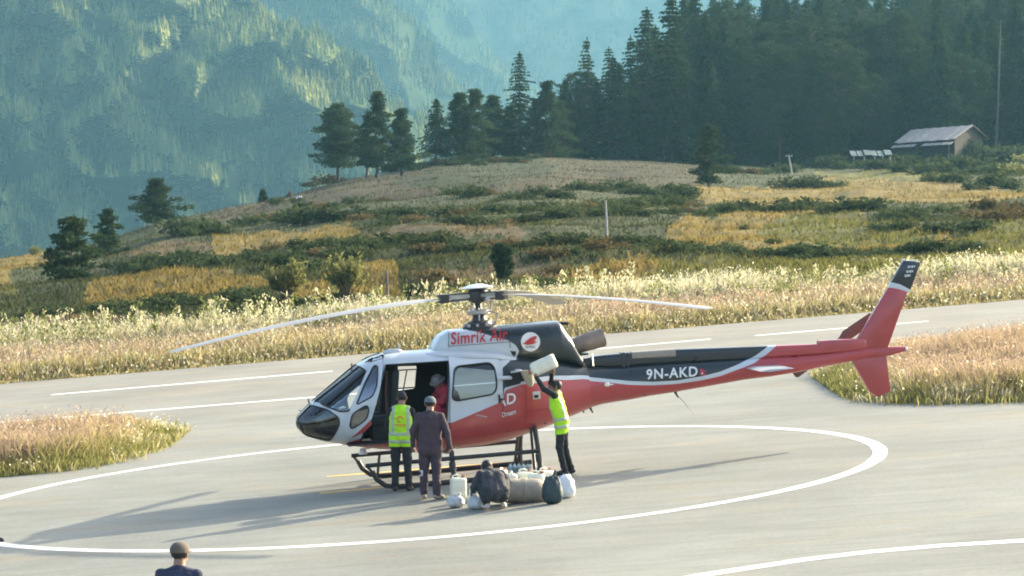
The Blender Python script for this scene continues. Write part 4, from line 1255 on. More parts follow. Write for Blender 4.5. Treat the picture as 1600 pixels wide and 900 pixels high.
# ---- engine cowling on the roof
CS = [(672, 543, 552, .3), (678, 532, 556, .38), (684, 523.5, 560, .43), (697, 515.5, 562, .46), (714, 514, 563, .48), (731, 512.6, 564, .5), (801, 506, 566, .52), (850, 502, 567, .5), (868, 500.8, 567, .47), (873, 505, 567, .45), (880, 516, 568, .43), (888, 527, 569, .41), (898, 546, 572, .38), (905, 557, 574, .34)]
def loft(name, stations, n, m, parent=None, k=36, yc=0.0, zbias=0.42, sm=50):
    b = MB(); rs = []
    for px, t_, b_, w_ in stations:
        x, zt = hp(px, t_, yc); zb = hp(px, b_, yc)[1]
        zc = zb + zbias * (zt - zb); r = []
        for i in range(k):
            a = 2 * math.pi * i / k; c, s = math.cos(a), math.sin(a)
            r.append(Vector((x, yc + math.copysign(abs(c) ** (2 / n), c) * w_, zc + math.copysign(abs(s) ** (2 / n), s) * (zt - zc if s > 0 else zc - zb))))
        rs.append(r)
    b.rings(rs)
    return b.build(name, m, parent or heli, sm)
# finer stations so the outline stays round
def refine(st, n=4):
    out = []
    for a, c in zip(st[:-1], st[1:]):
        for k in range(n): out.append(tuple(a[i] + (c[i] - a[i]) * k / n for i in range(4)))
    return out + [st[-1]]
cowl = loft('engine_cowling', refine(CS), 3.4, M_COWL)
def cowl_y(px, py, off):
    w_ = interp([(s[0], s[3]) for s in CS], px); zt = interp([(s[0], s[1]) for s in CS], px); zb = interp([(s[0], s[2]) for s in CS], px)
    zc = zb + 0.42 * (zt - zb); h = (zc - zt) if py < zc else (zb - zc)
    u = min(0.999, abs(py - zc) / h)
    return w_ * (1 - u ** 3.4) ** (1 / 3.4) + off
def cowl_pt(px, py, off=0.01):
    y = cowl_y(px, py, off); x, z = hp(px, py, y); return Vector((x, y, z))
b = MB()
for px in (701, 797):
    b.tube([cowl_pt(px, 519, .002), cowl_pt(px, 530, .002), cowl_pt(px, 543, .002)], 0.005, 4)
b.tube([cowl_pt(p, 541 - (p - 700) * 0.07, .002) for p in range(701, 800, 8)], 0.004, 4)
b.build('cowling_panel_seam', M_RUB, cowl)
b = MB(); q = [cowl_pt(*p, off=.012) for p in ((797, 548.5), (806, 549), (806, 555), (802, 557))]
b.prism(q, (0, 0.004, 0)); b.build('air_intake', M_RUB, cowl)
# roof shoulder between cowling and cabin, seen as the pale ledge over the doors
loft('transmission_fairing', refine([(660, 547.5, 556, .5), (680, 544, 560, .62), (720, 543, 562, .7), (770, 546, 564, .66), (800, 552, 568, .56), (815, 558, 568, .45)]), 2.6, M_COWL)
x, z = hp(612, 549); b = MB(); b.ell((x, 0.1, z), (0.17, 0.07, 0.05)); b.box((x - 0.12, 0.1, z + 0.07), (0.03, 0.02, 0.12)); b.build('roof_antenna', M_WHITE, heli)
# exhaust
b = MB(); x0, z0 = hp(893, 545); x1, z1 = hp(915, 535); x2, z2 = hp(942, 527)
b.tube([(x0 + 0.1, 0, z0), (x0, 0, z0 + 0.02), (x1, 0, z1), (x2, 0, z2)], [0.1, 0.13, 0.155, 0.165], 18)
b.build('exhaust_pipe', M_EXH, heli)
b = MB(); b.tube([(x2 - 0.004, 0, z2 + 0.002), (x2 - 0.012, 0, z2 + 0.004)], 0.14, 18); b.build('exhaust_mouth', M_RUB, heli)
b = MB(); x, z = hp(866, 504.5); x2, z2 = hp(885, 505); b.tube([(x, 0.12, z), (x2, 0.12, z2)], 0.028, 8); b.build('drain_pipe', M_RUB, heli)
b = MB()
for p, q in (((907, 556), (896, 579)), ((925, 554), (926, 572))):
    a = hp(*p, 0.16); c = hp(*q, 0.3); b.tube([(a[0], 0.16, a[1]), (c[0], 0.33, c[1])], 0.012, 6)
b.build('cowling_strut', M_STEEL, heli)
b = MB(); b.box((hx(905), 0, hp(905, 553)[1]), (0.3, 0.5, 0.03)); b.build('engine_deck', M_NAVY, heli)
# ---- tail boom
TB = [(880, 563, 652, .5), (900, 567, 644, .42), (917, 569.5, 637, .37), (935, 571.5, 632, .335), (952, 572, 629, .315), (975, 570.5, 625.5, .295), (1010, 567.5, 619, .27), (1054, 565, 612.3, .245), (1107, 562, 603, .215), (1160, 559.5, 593.5, .185), (1202, 557, 588.5, .165), (1244, 555, 581.7, .145), (1290, 551, 572.5, .125), (1327, 545, 565, .11), (1350, 543, 559.7, .1), (1364, 543, 557.8, .09)]
boom = loft('tail_boom', TB, 2.3, M_BOOM, zbias=0.5)
loft('driveshaft_cover', [(908, 561, 572, .1), (930, 556, 574, .11), (944, 554, 575, .115), (1053, 545.5, 568, .115), (1180, 540.8, 561, .11), (1279, 537, 553, .1)], 4.0, M_BOOM)
b = MB(); 
for px in (972, 979):
    xa, za = hp(px, 550.5); xb2, zb2 = hp(px, 574); b.box(((xa + xb2) / 2, 0, (za + zb2) / 2), (0.04, 0.25, za - zb2))
b.build('cover_clamp', M_NAVY, heli)
loft('cover_panel', [(985, 549.5, 561, .122), (1053, 544.7, 557.5, .122)], 5.0, M_COVER)
loft('tail_gearbox_fairing', [(1278, 532, 553, .1), (1310, 530, 551, .11), (1345, 528.5, 547, .1), (1352, 530, 546, .06)], 4.0, M_RED)
# stinger
loft('tail_cone', [(1348, 542.8, 560, .1), (1385, 541.5, 556.5, .075), (1405, 541.2, 551.5, .055), (1414, 541.6, 548.5, .035)], 2.4, M_RED)
b = MB(); x, z = hp(1415.5, 545); b.ell((x, 0, z), (0.035, 0.035, 0.035)); b.build('tail_light', M_LAMP, heli)
def fin(name, pl, th, m, parent=None, y=0.0, bev=0.015):
    b = MB(); q = [hp(a, c, y) for a, c in pl]
    b.prism([(x, y - th / 2, z) for x, z in q], (0, th, 0))
    return b.build(name, m, parent or heli, 30, bev)
fu = fin('upper_fin', [(1322, 546), (1341, 526.5), (1388.5, 446.5), (1418.5, 452), (1386, 544), (1360, 550)], 0.1, M_RED)
fin('fin_tip', [(1391, 442), (1411, 406.8), (1438, 409.5), (1421, 454), (1405, 446)], 0.098, M_NAVY, fu)
fin('fin_stripe', [(1386.5, 449.5), (1391.5, 440.5), (1406, 444), (1421.5, 452.5), (1420, 457.5), (1402, 452)], 0.106, M_WHITE, fu)
b = MB()
for k, (px, py, wd) in enumerate(((1424, 417, 12), (1421.5, 424.5, 11), (1418, 431, 9))):
    for j in range(4):
        x, z = hp(px - wd / 2 + (j + 0.5) * wd / 4, py - j * 0.25, 0.05); b.box((x, 0.053, z), (0.026, 0.004, 0.032 if j % 2 else 0.042))
b.build('fin_lettering', M_WHITE, fu)
b = MB(); x, z = hp(1411.5, 407); b.tube([(x, 0, z - 0.03), (x, 0, z + 0.03)], 0.032, 8); x, z = hp(1424, 407); b.box((x, 0, z), (0.16, 0.06, 0.02)); b.build('anti_collision_light', M_LAMP, fu)
fin('lower_fin', [(1329, 560), (1384, 552), (1390.6, 611), (1371.5, 620.5), (1358.5, 613)], 0.09, M_RED)
b = MB()
xa, za = hp(1186, 571.5, 1.1); xb2, zb2 = hp(1239, 569.5, 1.1); zt_ = hp(1212, 571, 0.15)[1]
for sgn in (1,):
    b.rings([[Vector((xa, y, zt_)), Vector((xa - 0.15, y, zt_ + 0.02)), Vector((xb2, y, zt_ + 0.005)), Vector((xa - 0.15, y, zt_ - 0.02))] for y in (-1.2, -0.14, 0.14, 1.2)])
b.build('horizontal_stabilizer', mat('stabilizer_paint', (0.38, 0.39, 0.4), 0.5), heli, 30)
# tail rotor on the far side
xt, zt2 = hp(1299, 541, -0.3)
tr = MB(); tr.tube([(xt, -0.1, zt2), (xt, -0.36, zt2)], 0.05, 10); tr.box((xt, -0.34, zt2), (0.14, 0.08, 0.14)); tr = tr.build('tail_rotor_hub', M_SKID, heli, bevel=0.01)
M_TRB = mat('tail_blade_paint', (0.13, 0.085, 0.07), 0.5, noise=0.15)
for e in ((1366, 494), (1240, 585)):
    x, z = hp(e[0], e[1], -0.34); d = (Vector((x, 0, z)) - Vector((xt, 0, zt2))); L = d.length; d.normalize(); n = Vector((-d.z, 0, d.x))
    b = MB(); rs = []
    for u, c in ((0.08, 0.03), (0.22, 0.045), (0.34, 0.1), (0.6, 0.1), (0.95, 0.095), (1.0, 0.06)):
        o_ = Vector((xt, -0.34, zt2)) + d * L * u
        rs.append([o_ + n * c, o_ + Vector((0, 0.014, 0)), o_ - n * c, o_ - Vector((0, 0.014, 0))])
    b.rings(rs); b.build('tail_rotor_blade', M_TRB, heli, 30)
# ---- antennas and small things under the hull
b = MB()
for px, py, l in ((909, 640, .06), (921, 637.5, .09), (1054, 613, .1)):
    x, z = hp(px, py); b.tube([(x, 0, z + 0.03), (x - l * 0.6, 0, z - l)], [0.03, 0.012], 6)
x, z = hp(1058, 616); x2, z2 = hp(1085, 648); b.tube([(x, 0, z), (x2, 0, z2)], 0.005, 4)
b.build('belly_antenna', M_SKID, heli)
b = MB(); x, z = hp(949, 601, 0.35); b.ell((x, 0.33, z), (0.05, 0.04, 0.04)); b.tube([(x, 0.33, z), (hx(965, .3), 0.29, hp(965, 600.5, .3)[1])], 0.012, 6); b.build('navigation_light', M_LAMP, heli)
b = MB()
for px, py in ((738, 694), (752, 692), (770, 688), (790, 683), (804, 678)):
    x, z = hp(px, py, 0.2); b.box((x, 0.2, z), (0.03, 0.03, 0.07))
b.build('belly_drain', M_RED, heli)
x, z = hp(567, 706, 0.3); b = MB(); b.tube([(x, 0.3, z + 0.05), (x, 0.3, z - 0.04)], [0.05, 0.075], 12); b.box((x - 0.05, 0.3, z + 0.05), (0.16, 0.05, 0.02)); b.build('landing_light', M_LAMP, heli, bevel=0.004)
x, z = hp(484, 634, 0.05); b = MB(); b.tube([(x, 0.05, z), (x + 0.02, 0.05, z + 0.12)], 0.02, 6); x, z = hp(471, 641, 0.3); b.box((x, 0.3, z), (0.1, 0.02, 0.02)); b.build('pitot_tube', M_STEEL, heli)
x, z = hp(837, 617, 0.7); p = Vector((x, hull_y(x, z, 0.006), z))
b = MB(); b.box(p, (0.13, 0.02, 0.13)); q = b.build('fuel_hatch', M_WHITE, heli, bevel=0.004)
b = MB(); b.box(p + Vector((0.01, 0.012, -0.02)), (0.07, 0.012, 0.05)); b.build('hatch_latch', M_RUB, q)
b = MB()
for a, c in (((786, 628), (784.5, 668)), ):
    b.tube([on_side(*a, .002, .88), on_side((a[0] + c[0]) / 2, (a[1] + c[1]) / 2, .002, .88), on_side(*c, .002, .88)], 0.004, 4)
b.tube([on_side(p_, 675 - (p_ - 790) * 0.14, .004, .8) for p_ in range(790, 850, 10)], 0.004, 4)
b.tube([on_side(p_, 645 - (p_ - 790) * 0.08, .003, .8) for p_ in range(820, 862, 8)], 0.004, 4)
b.tube([on_side(822, p_, .001, .8) for p_ in range(606, 668, 8)], 0.004, 4)
b.build('hull_panel_seam', mat('panel_seam', (0.17, 0.03, 0.03), 0.7), heli)

# ---- landing gear
SK = 0.98
sk_pts = lambda y: [(hx(571, y), y, .34), (hx(577, y), y, .2), (hx(590, y), y, .08), (hx(607, y), y, .045), (hx(640, y), y, .04), (hx(837, y), y, .04), (hx(853, y), y, .045)]
xfr, xre = hx(701, SK), hx(837, SK)
for sgn in (1, -1):
    y = sgn * SK
    P_ = [(p[0], y, p[2]) for p in sk_pts(SK)]
    b = MB(); b.tube(P_, 0.042, 8); s = b.build('skid', M_SKID, heli)
    b = MB(); a, c = hp(571, 728, SK), hp(843, 704.5, SK)
    b.tube([(a[0], y, a[1]), (c[0], y, c[1])], 0.036, 8)
    for px in (607, ): b.tube([(hx(px, SK), y, hp(px, 726, SK)[1]), (hx(px - 6, SK), y, 0.05)], 0.026, 6)
    b.tube([(a[0] - 0.02, y, a[1]), (P_[1][0] - 0.05, y, 0.17)], 0.026, 6)
    b.build('step_bar', M_SKID, heli)
for x_, nm in ((xfr, 'front'), (xre, 'rear')):
    zt, zb, w_ = station(x_); b = MB()
    L = [(SK, .05), (SK - 0.06, .3), (SK - 0.16, .52), (0.62, zb + 0.12 if nm == 'rear' else zb + 0.02), (0.3, zb - 0.02 + 0.1 * (nm == 'rear')), (0, zb - 0.04 + 0.1 * (nm == 'rear'))]
    b.tube([(x_ + 0.03 * (1 - z) , y, z) for y, z in L] + [(x_ + 0.03 * (1 - z), -y, z) for y, z in L[-2::-1]], 0.045, 8)
    for sgn in (1, -1):
        b.tube([(x_ + .03, sgn * SK, .0), (x_ + .03, sgn * SK, .14)], 0.062, 8)
        b.tube([(x_ + .03, sgn * (SK - 0.05), .24), (x_ + .03, sgn * (SK - 0.08), .36)], 0.058, 8)
    b.build('cross_tube', M_SKID, heli)
# damper struts at the back
for sgn in (1, -1):
    b = MB(); b.tube([(xre + 0.12, sgn * (SK - 0.02), .06), (xre + 0.06, sgn * 0.55, station(xre)[1] + 0.16)], 0.028, 6)
    b.build('gear_strut', M_SKID, heli)

# ---- rotor
xm, zmt = hp(750, 512)
zh = hp(750, 462)[1]
b = MB()
b.lathe([(.30, zmt - 0.05), (.30, zmt + .03), (.22, zmt + .05), (.2, zmt + .11), (.13, zmt + .13), (.085, zmt + .3), (.055, zmt + .34), (.055, zh)], (xm, 0, 0), 18)
mast = b.build('rotor_mast', M_SKID, heli)
b = MB()
for k in range(10):
    a = k * 0.628; b.box((xm + 0.26 * math.cos(a), 0.26 * math.sin(a), zmt + 0.055), (0.045, 0.045, 0.05))
b.build('mast_bolt', M_STEEL, mast)
b = MB(); b.lathe([(.14, zmt + .22), (.2, zmt + .24), (.2, zmt + .3), (.12, zmt + .32)], (xm, 0, 0), 16)
for k in range(3):
    a = R(35 + 120 * k)
    b.tube([(xm + .19 * math.cos(a), .19 * math.sin(a), zmt + .27), (xm + .24 * math.cos(a + .3), .24 * math.sin(a + .3), zh - 0.08)], 0.016, 6)
b.tube([(xm - .1, .12, zmt + .3), (xm - .3, .16, zmt + .22), (xm - .22, .14, zmt + .06)], 0.016, 6)
b.tube([(xm + .02, .13, zmt + .08), (xm + .02, .11, zmt + .34)], 0.014, 6)
b.build('swashplate', M_STEEL, mast)
hub = MB()
hub.lathe([(.08, zh - .12), (.14, zh - .1), (.17, zh - .05), (.17, zh + .08), (.12, zh + .14)], (xm, 0, 0), 18)
hub = hub.build('rotor_hub', M_SKID, heli)
b = MB(); b.lathe([(.03, zh + .13), (.28, zh + .135), (.285, zh + .15), (.2, zh + .17), (.1, zh + .2), (.0, zh + .21)], (xm, 0, 0), 24); b.build('hub_cap', M_WHITE, hub)
BL = 5.3
def blade(ang, droop):
    """ang in the heli's ground plane, 0 = tail, 90 = left"""
    d = Vector((-math.cos(ang), math.sin(ang), 0)); n = Vector((d.y, -d.x, 0))
    O = Vector((xm, 0, zh))
    P = lambda r, dz=0.0: O + d * r + Vector((0, 0, dz - droop * (max(0, r - .5) / (BL - .5)) ** 1.7))
    g = MB()
    for dz, w_ in ((.06, .05), (-.045, .065)):
        g.rings([[P(r, dz + s * .012) + n * q * wd for q, s in ((-1, -1), (1, -1), (1, 1), (-1, 1))] for r, wd in ((.08, w_ * 1.6), (.4, w_), (.72, w_ * 1.2))])
    g.rings([[P(r, 0) + n * q * .085 + Vector((0, 0, s * .075)) for q, s in ((-1, -1), (1, -1), (1, 1), (-1, 1))] for r in (.52, .66)])
    arm = g.build('blade_grip', M_SKID, hub, 30)
    g = MB(); g.rings([[P(r, .01) + n * q * .07 + Vector((0, 0, s * .03)) for q, s in ((-1, -1), (1, -1), (1, 1), (-1, 1))] for r in (.12, .5)]); g.tube([P(.3, -.06) + n * .1, P(.42, -.04) + n * .16], .035, 8); g.build('star_arm', M_STEEL, hub, 30)
    g = MB(); rs = []
    for r in np.concatenate([[.6, .72, .9, 1.15], np.linspace(1.5, BL - .12, 9), [BL]]):
        c = float(np.interp(r, [.6, .72, .9, 1.2, BL - .1, BL], [.05, .06, .11, .175, .175, .12]))
        tw = R(float(np.interp(r, [0, BL], [9, 1])))
        o_ = P(r)
        ring = []
        for q, s in ((-1, 0), (-.6, .11), (0, .13), (.6, .07), (1, 0), (.6, -.03), (0, -.06), (-.6, -.06)):
            dv = n * (-q * c); up_ = Vector((0, 0, s * max(c, .08) * 1.1))
            ring.append(o_ + dv * math.cos(tw) + up_ + Vector((0, 0, 1)) * (-q * c * math.sin(tw)))
        rs.append(ring)
    g.rings(rs); return g.build('rotor_blade', M_BLADE, heli, 50)
def fit_ang(px, r=BL):
    best = None
    for k in range(0, 3600):
        a = R(k / 10); p = HM @ Vector((xm - r * math.cos(a), r * math.sin(a), zh - 0.45))
        v = p - Vector(CAM); dz = v.dot(Vector(FW)); X = 800 + F * v.x / dz; Y = 450 - F * v.dot(Vector(UP)) / dz
        e = abs(X - px[0]) + 0.6 * abs(Y - px[1])
        if best is None or e < best[0]: best = (e, a)
    return best[1]
A0 = fit_ang((267, 551))
A0 = R(176)
blade(A0, .5); blade(A0 + R(120), .5); blade(A0 + R(240), .3)
print('ROTOR', math.degrees(A0), 'mast z', zmt, zh, 'tail', hp(1415, 545), 'nose', hp(462, 662))

# ---- lettering: flat print on the skin
def text_mesh(s, size, bold=0.0, spacing=1.0):
    cu = bpy.data.curves.new('t', 'FONT'); cu.body = s; cu.size = size; cu.offset = bold; cu.space_character = spacing; cu.resolution_u = 3
    o = bpy.data.objects.new('t', cu); COL.objects.link(o)
    bpy.context.view_layer.update()
    me = bpy.data.meshes.new_from_object(o.evaluated_get(bpy.context.evaluated_depsgraph_get()))
    bpy.data.objects.remove(o)
    return me
def lettering(name, s, p0, p1, hpx, yfun, m, parent, bold=0.0, spacing=1.0, shear=0.0):
    """s printed from photo point p0 to p1 along its foot, hpx tall; yfun(px, py) = sideways place of the skin"""
    me = text_mesh(s, 1.0, bold, spacing)
    xs = np.array([v.co.x for v in me.vertices]); ys = np.array([v.co.y for v in me.vertices])
    x0, x1 = xs.min(), xs.max(); yh_ = max(ys.max(), 0.01)
    bm = bmesh.new(); bm.from_mesh(me)
    bmesh.ops.triangulate(bm, faces=bm.faces)
    for v in bm.verts:
        u = (v.co.x - x0) / (x1 - x0); w_ = v.co.y / yh_
        px = p0[0] + (p1[0] - p0[0]) * u + shear * w_ * hpx; py = p0[1] + (p1[1] - p0[1]) * u - w_ * hpx
        y = yfun(px, py); x, z = hp(px, py, y); v.co = (x, y, z)
    me2 = bpy.data.meshes.new(name); bm.to_mesh(me2); bm.free(); me2.materials.append(m)
    return link(name, me2, parent)
M_TXTR = mat('red_lettering', (0.5, 0.03, 0.03), 0.5)
M_TXTW = mat('white_lettering', (0.75, 0.75, 0.72), 0.5)
cy = lambda px, py: cowl_y(px, py, 0.012)
lettering('title_lettering', 'Simrik Air', (704.5, 538), (793, 531), 19, cy, M_TXTR, cowl, 0.018, 1.05)
def hy(px, py):
    y = 0.85
    for _ in range(4): x, z = hp(px, py, y); y = hull_y(x, z, 0.012)
    return y
def by(px, py):
    w_ = interp([(s[0], s[3]) for s in TB], px); zt = interp([(s[0], s[1]) for s in TB], px); zb = interp([(s[0], s[2]) for s in TB], px)
    u = min(0.98, abs(py - (zt + zb) / 2) / ((zb - zt) / 2)); return w_ * (1 - u ** 2.3) ** (1 / 2.3) + 0.012
lettering('registration_lettering', '9N-AKD', (1010, 592.5), (1090, 587.5), 15.5, by, M_TXTW, boom, 0.02, 1.12)
lettering('side_lettering', 'D', (792, 632), (806, 629.5), 16.5, hy, M_TXTW, heli, 0.02)
lettering('side_lettering', 'A', (778, 636), (791, 633.5), 16.5, hy, M_TXTW, heli, 0.02)
lettering('small_lettering', 'Dream', (784.5, 652), (806, 646.5), 7.5, hy, M_TXTW, heli, 0.01)
hyd = lambda px, py: hy(px, py) + 0.045
b = MB(); q_ = []
for k in range(13):
    px, py = 744 + k * 1.4, 648.5 + 0.25 * k + 1.2 * math.sin(k * 1.9); y = hyd(px, py); x, z = hp(px, py, y); q_.append((x, y, z))
b.tube(q_, 0.006, 4); b.build('door_script', M_SILV, sd_)
# roundel with a red bird on it
def flat(name, pts, yf, m, parent, off):
    me = bpy.data.meshes.new(name); vs = []
    for px, py in pts:
        y = yf(px, py) + off; x, z = hp(px, py, y); vs.append((x, y, z))
    c = tuple(np.mean(np.array(vs), 0)); n = len(vs)
    me.from_pydata(vs + [c], [], [(i, (i + 1) % n, n) for i in range(n)]); me.materials.append(m)
    return link(name, me, parent)
circ = lambda r: [(829 + r * math.cos(k * math.pi / 20), 534 + r * math.sin(k * math.pi / 20)) for k in range(40)]
em = flat('emblem', circ(15), cy, M_TXTW, cowl, 0.004)
flat('bird_wing', [(817.5, 537.5), (822, 533), (828, 528), (836, 525), (840, 525.5), (837, 528), (839, 529), (834, 531.5), (838, 533), (829, 536), (822, 537)], cy, M_TXTR, em, 0.008)
flat('bird_body', [(815.5, 536.5), (826, 536), (840, 534), (834, 537.5), (824, 539)], cy, M_TXTR, em, 0.012)
lettering('emblem_lettering', 'SIMRIK', (821, 544.5), (837, 544), 4, lambda a, c: cy(a, c) + 0.008, M_NAVY, em, 0.0)
M_FLAG = mat('flag_red', (0.5, 0.05, 0.07), 0.5)
flg = flat('flag', [(1094, 575.5), (1103.5, 580), (1098, 580.5), (1104, 586), (1094, 586)], by, M_FLAG, boom, 0.004)
flat('flag_moon', [(1096, 582.5), (1098.5, 582.5), (1098, 584.5), (1096, 584.5)], by, M_TXTW, flg, 0.008)
# ================================================================== PEOPLE
from mathutils import noise as mnoise
M_SKIN = mat('skin', (0.30, 0.165, 0.11), 0.55, noise=0.08, nscale=20)
M_HAIR = mat('black_hair', (0.012, 0.011, 0.01), 0.6)
M_LIP = mat('lips', (0.25, 0.09, 0.075), 0.5)
M_EYE = mat('dark_eyes', (0.02, 0.015, 0.012), 0.3)
def cloth(name, col): return mat(name, col, 0.9, noise=0.18, nscale=9, bump=0.25, bscale=60)
M_LIME = mat('hi_vis_lime', (0.42, 0.78, 0.015), 0.7, noise=0.06, nscale=12)
M_BAND = mat('reflective_band', (0.42, 0.45, 0.36), 0.45, noise=0.1)
M_PRINT = mat('orange_print', (0.75, 0.22, 0.02), 0.6)

def mirror(p): return (-p[0], p[1], p[2])
STAND = dict(pel=(0, 0, .93), chest=(0, 0, 1.22), neck=(0, -.015, 1.42), head=(0, .025, 1.55),
             shL=(-.172, -.01, 1.345), elL=(-.235, -.04, 1.10), wrL=(-.245, .03, .87), haL=(-.243, .055, .79),
             hipL=(-.09, 0, .9), knL=(-.1, .02, .49), anL=(-.11, -.02, .09), toL=(-.125, .13, .04))
for k in list(STAND):
    if k.endswith('L'): STAND[k[:-1] + 'R'] = mirror(STAND[k])
def hand_caps(w_, h_, palm, curl):
    """palm, four unequal fingers and a thumb from the side of the palm"""
    w_, h_ = Vector(w_), Vector(h_)
    d = (h_ - w_).normalized(); n = Vector(palm); n = (n - d * n.dot(d)).normalized(); s = d.cross(n)
    L = [(w_, .026, w_ + d * .045, .03, 'skin'), (w_ + d * .04 + s * .018, .019, w_ + d * .085 + s * .026, .016, 'skin'), (w_ + d * .04 - s * .018, .019, w_ + d * .08 - s * .026, .016, 'skin')]
    for k, (o_, l) in enumerate(((.03, .07), (.01, .08), (-.01, .075), (-.03, .058))):
        a = w_ + d * .088 + s * o_
        c = curl + 0.12 * k
        b_ = a + (d * math.cos(c) + n * math.sin(c)) * l * .5
        e = b_ + (d * math.cos(2 * c) + n * math.sin(2 * c)) * l * .5
        L += [(a, .0098, b_, .009, 'skin'), (b_, .009, e, .0078, 'skin')]
    t0 = w_ + d * .03 + s * .03; t1 = t0 + (d * .7 + s * .6 + n * .3).normalized() * .035; t2 = t1 + (d * .9 + s * .1 + n * .4).normalized() * .03
    return L + [(t0, .014, t1, .011, 'skin'), (t1, .011, t2, .009, 'skin')]
def person(loc, rz, pose, mats, label, group=None, h=1.70, look=0.0, nod=0.0, palmL=(1, .2, 0), palmR=(-1, .2, 0), curl=.45, cap=None, vest=None, shoe=None, fat=1.0, voxel=.0085, brim_dir=1, logo=False, parts=True, hem=0):
    J = {k: Vector(v) for k, v in {**STAND, **pose}.items()}
    root = empty('person', loc, rz, label, 'person', group)
    k_ = h / 1.70
    root.scale = (k_, k_, k_)
    hd, nk = J['head'], J['neck']
    up = (hd - nk); up = (up.normalized() * .6 + Vector((0, 0, .4))).normalized()
    RH = Matrix.Rotation(look, 3, 'Z') @ Matrix.Rotation(-nod, 3, 'X')
    hp_ = lambda x, y, z: hd + RH @ Vector((x, y, z))
    C = []
    A = lambda a, ra, b_, rb, l: C.append((Vector(a), ra, Vector(b_), rb, l))
    # torso: paired capsules give it breadth
    for s, q in ((-1, 'L'), (1, 'R')):
        side = (J['sh' + q] - nk); side.z *= 0.2
        lat = Vector((side.x, side.y, 0)).normalized()
        hlat = (J['hip' + q] - J['pel']); hlat.z = 0
        A(J['pel'] + hlat * .75, .108 * fat, J['chest'] + lat * .075, .112 * fat, 'torso')
        A(J['chest'] + lat * .075, .112 * fat, nk + lat * .085 - Vector((0, 0, .11)), .092 * fat, 'torso')
        A(nk + lat * .03 - Vector((0, 0, .03)), .064, J['sh' + q] + Vector((0, 0, -.002)), .058, 'torso')
        A(J['sh' + q], .062 * fat, J['el' + q], .054 * fat, 'arm')
        A(J['el' + q], .054 * fat, J['wr' + q], .041 * fat, 'arm')
        A(J['wr' + q], .04, J['wr' + q] + (J['ha' + q] - J['wr' + q]) * .15, .036, 'arm')
        C.extend(hand_caps(J['wr' + q], J['ha' + q], palmL if q == 'L' else palmR, curl))
        A(J['pel'] + hlat, .105 * fat, J['hip' + q] - Vector((0, 0, .02)), .102 * fat, 'leg')
        A(J['hip' + q], .104 * fat, J['kn' + q], .072 * fat, 'leg')
        A(J['kn' + q], .073 * fat, J['an' + q] + (J['kn' + q] - J['an' + q]).normalized() * .03, .058 * fat, 'leg')
        A(J['an' + q], .045, J['an' + q] - Vector((0, 0, .035)), .046, 'shoe')
        f = (J['to' + q] - J['an' + q]); heel = J['an' + q] - f.normalized() * .045 - Vector((0, 0, .045))
        A(heel, .036, J['to' + q], .036, 'shoe'); A(J['an' + q], .042, J['to' + q] + Vector((0, 0, .006)), .032, 'shoe')
    if hem: A(J['pel'] - Vector((.06, 0, .1)), hem, J['chest'], .13, 'torso'); A(J['pel'] - Vector((-.06, 0, .1)), hem, J['chest'], .13, 'torso')
    A(J['pel'], .12 * fat, J['chest'], .125 * fat, 'torso'); A(J['chest'], .125 * fat, nk - Vector((0, 0, .1)), .1 * fat, 'torso')
    A(nk - Vector((0, 0, .06)), .085, nk + Vector((0, 0, -.01)), .066, 'torso')
    A(nk - Vector((0, 0, .03)), .066, hd - up * .05, .06, 'skin')
    A(hp_(0, -.02, .03), .088, hp_(0, .018, .025), .084, 'hair')
    A(hp_(0, .03, .0), .074, hp_(0, .04, -.045), .062, 'skin'); A(hp_(0, .05, -.07), .045, hp_(0, .062, -.085), .034, 'skin')
    A(hp_(0, .093, .005), .011, hp_(0, .113, -.025), .015, 'skin')
    for s in (-1, 1):
        A(hp_(s * .082, -.005, .012), .014, hp_(s * .08, -.01, -.03), .011, 'skin')
        A(hp_(s * .032, .094, .018), .0125, hp_(s * .036, .092, .018), .011, 'eye')
    A(hp_(-.018, .098, -.055), .009, hp_(.018, .098, -.055), .009, 'lip')
    b = MB()
    for a, ra, c, rb, l in C:
        d = c - a; L = d.length
        if L < 1e-4: d = Vector((0, 0, 1)); L = 1e-4
        d = d / L
        u = d.cross(Vector((.3, .5, .81))).normalized(); w_ = d.cross(u)
        n = 12; rs = []
        for t in (-80, -50, -20): rs.append((a + d * ra * math.sin(R(t)), ra * math.cos(R(t))))
        for t in (20, 50, 80): rs.append((c + d * rb * math.sin(R(t)), rb * math.cos(R(t))))
        b.rings([[p + (u * math.cos(x) + w_ * math.sin(x)) * r for x in (2 * math.pi * i / n for i in range(n))] for p, r in rs])
    me = b.mesh('b', M_SKIN, None)
    o = bpy.data.objects.new('t', me); COL.objects.link(o)
    m1 = o.modifiers.new('r', 'REMESH'); m1.mode = 'VOXEL'; m1.voxel_size = voxel
    m2 = o.modifiers.new('s', 'SMOOTH'); m2.factor = .5; m2.iterations = 2
    bpy.context.view_layer.update()
    me = bpy.data.meshes.new_from_object(o.evaluated_get(bpy.context.evaluated_depsgraph_get()))
    bpy.data.objects.remove(o)
    nv = len(me.vertices); co = np.empty(nv * 3, np.float32); me.vertices.foreach_get('co', co); co = co.reshape(-1, 3)
    nr_ = np.empty(nv * 3, np.float32); me.vertices.foreach_get('normal', nr_); nr_ = nr_.reshape(-1, 3)
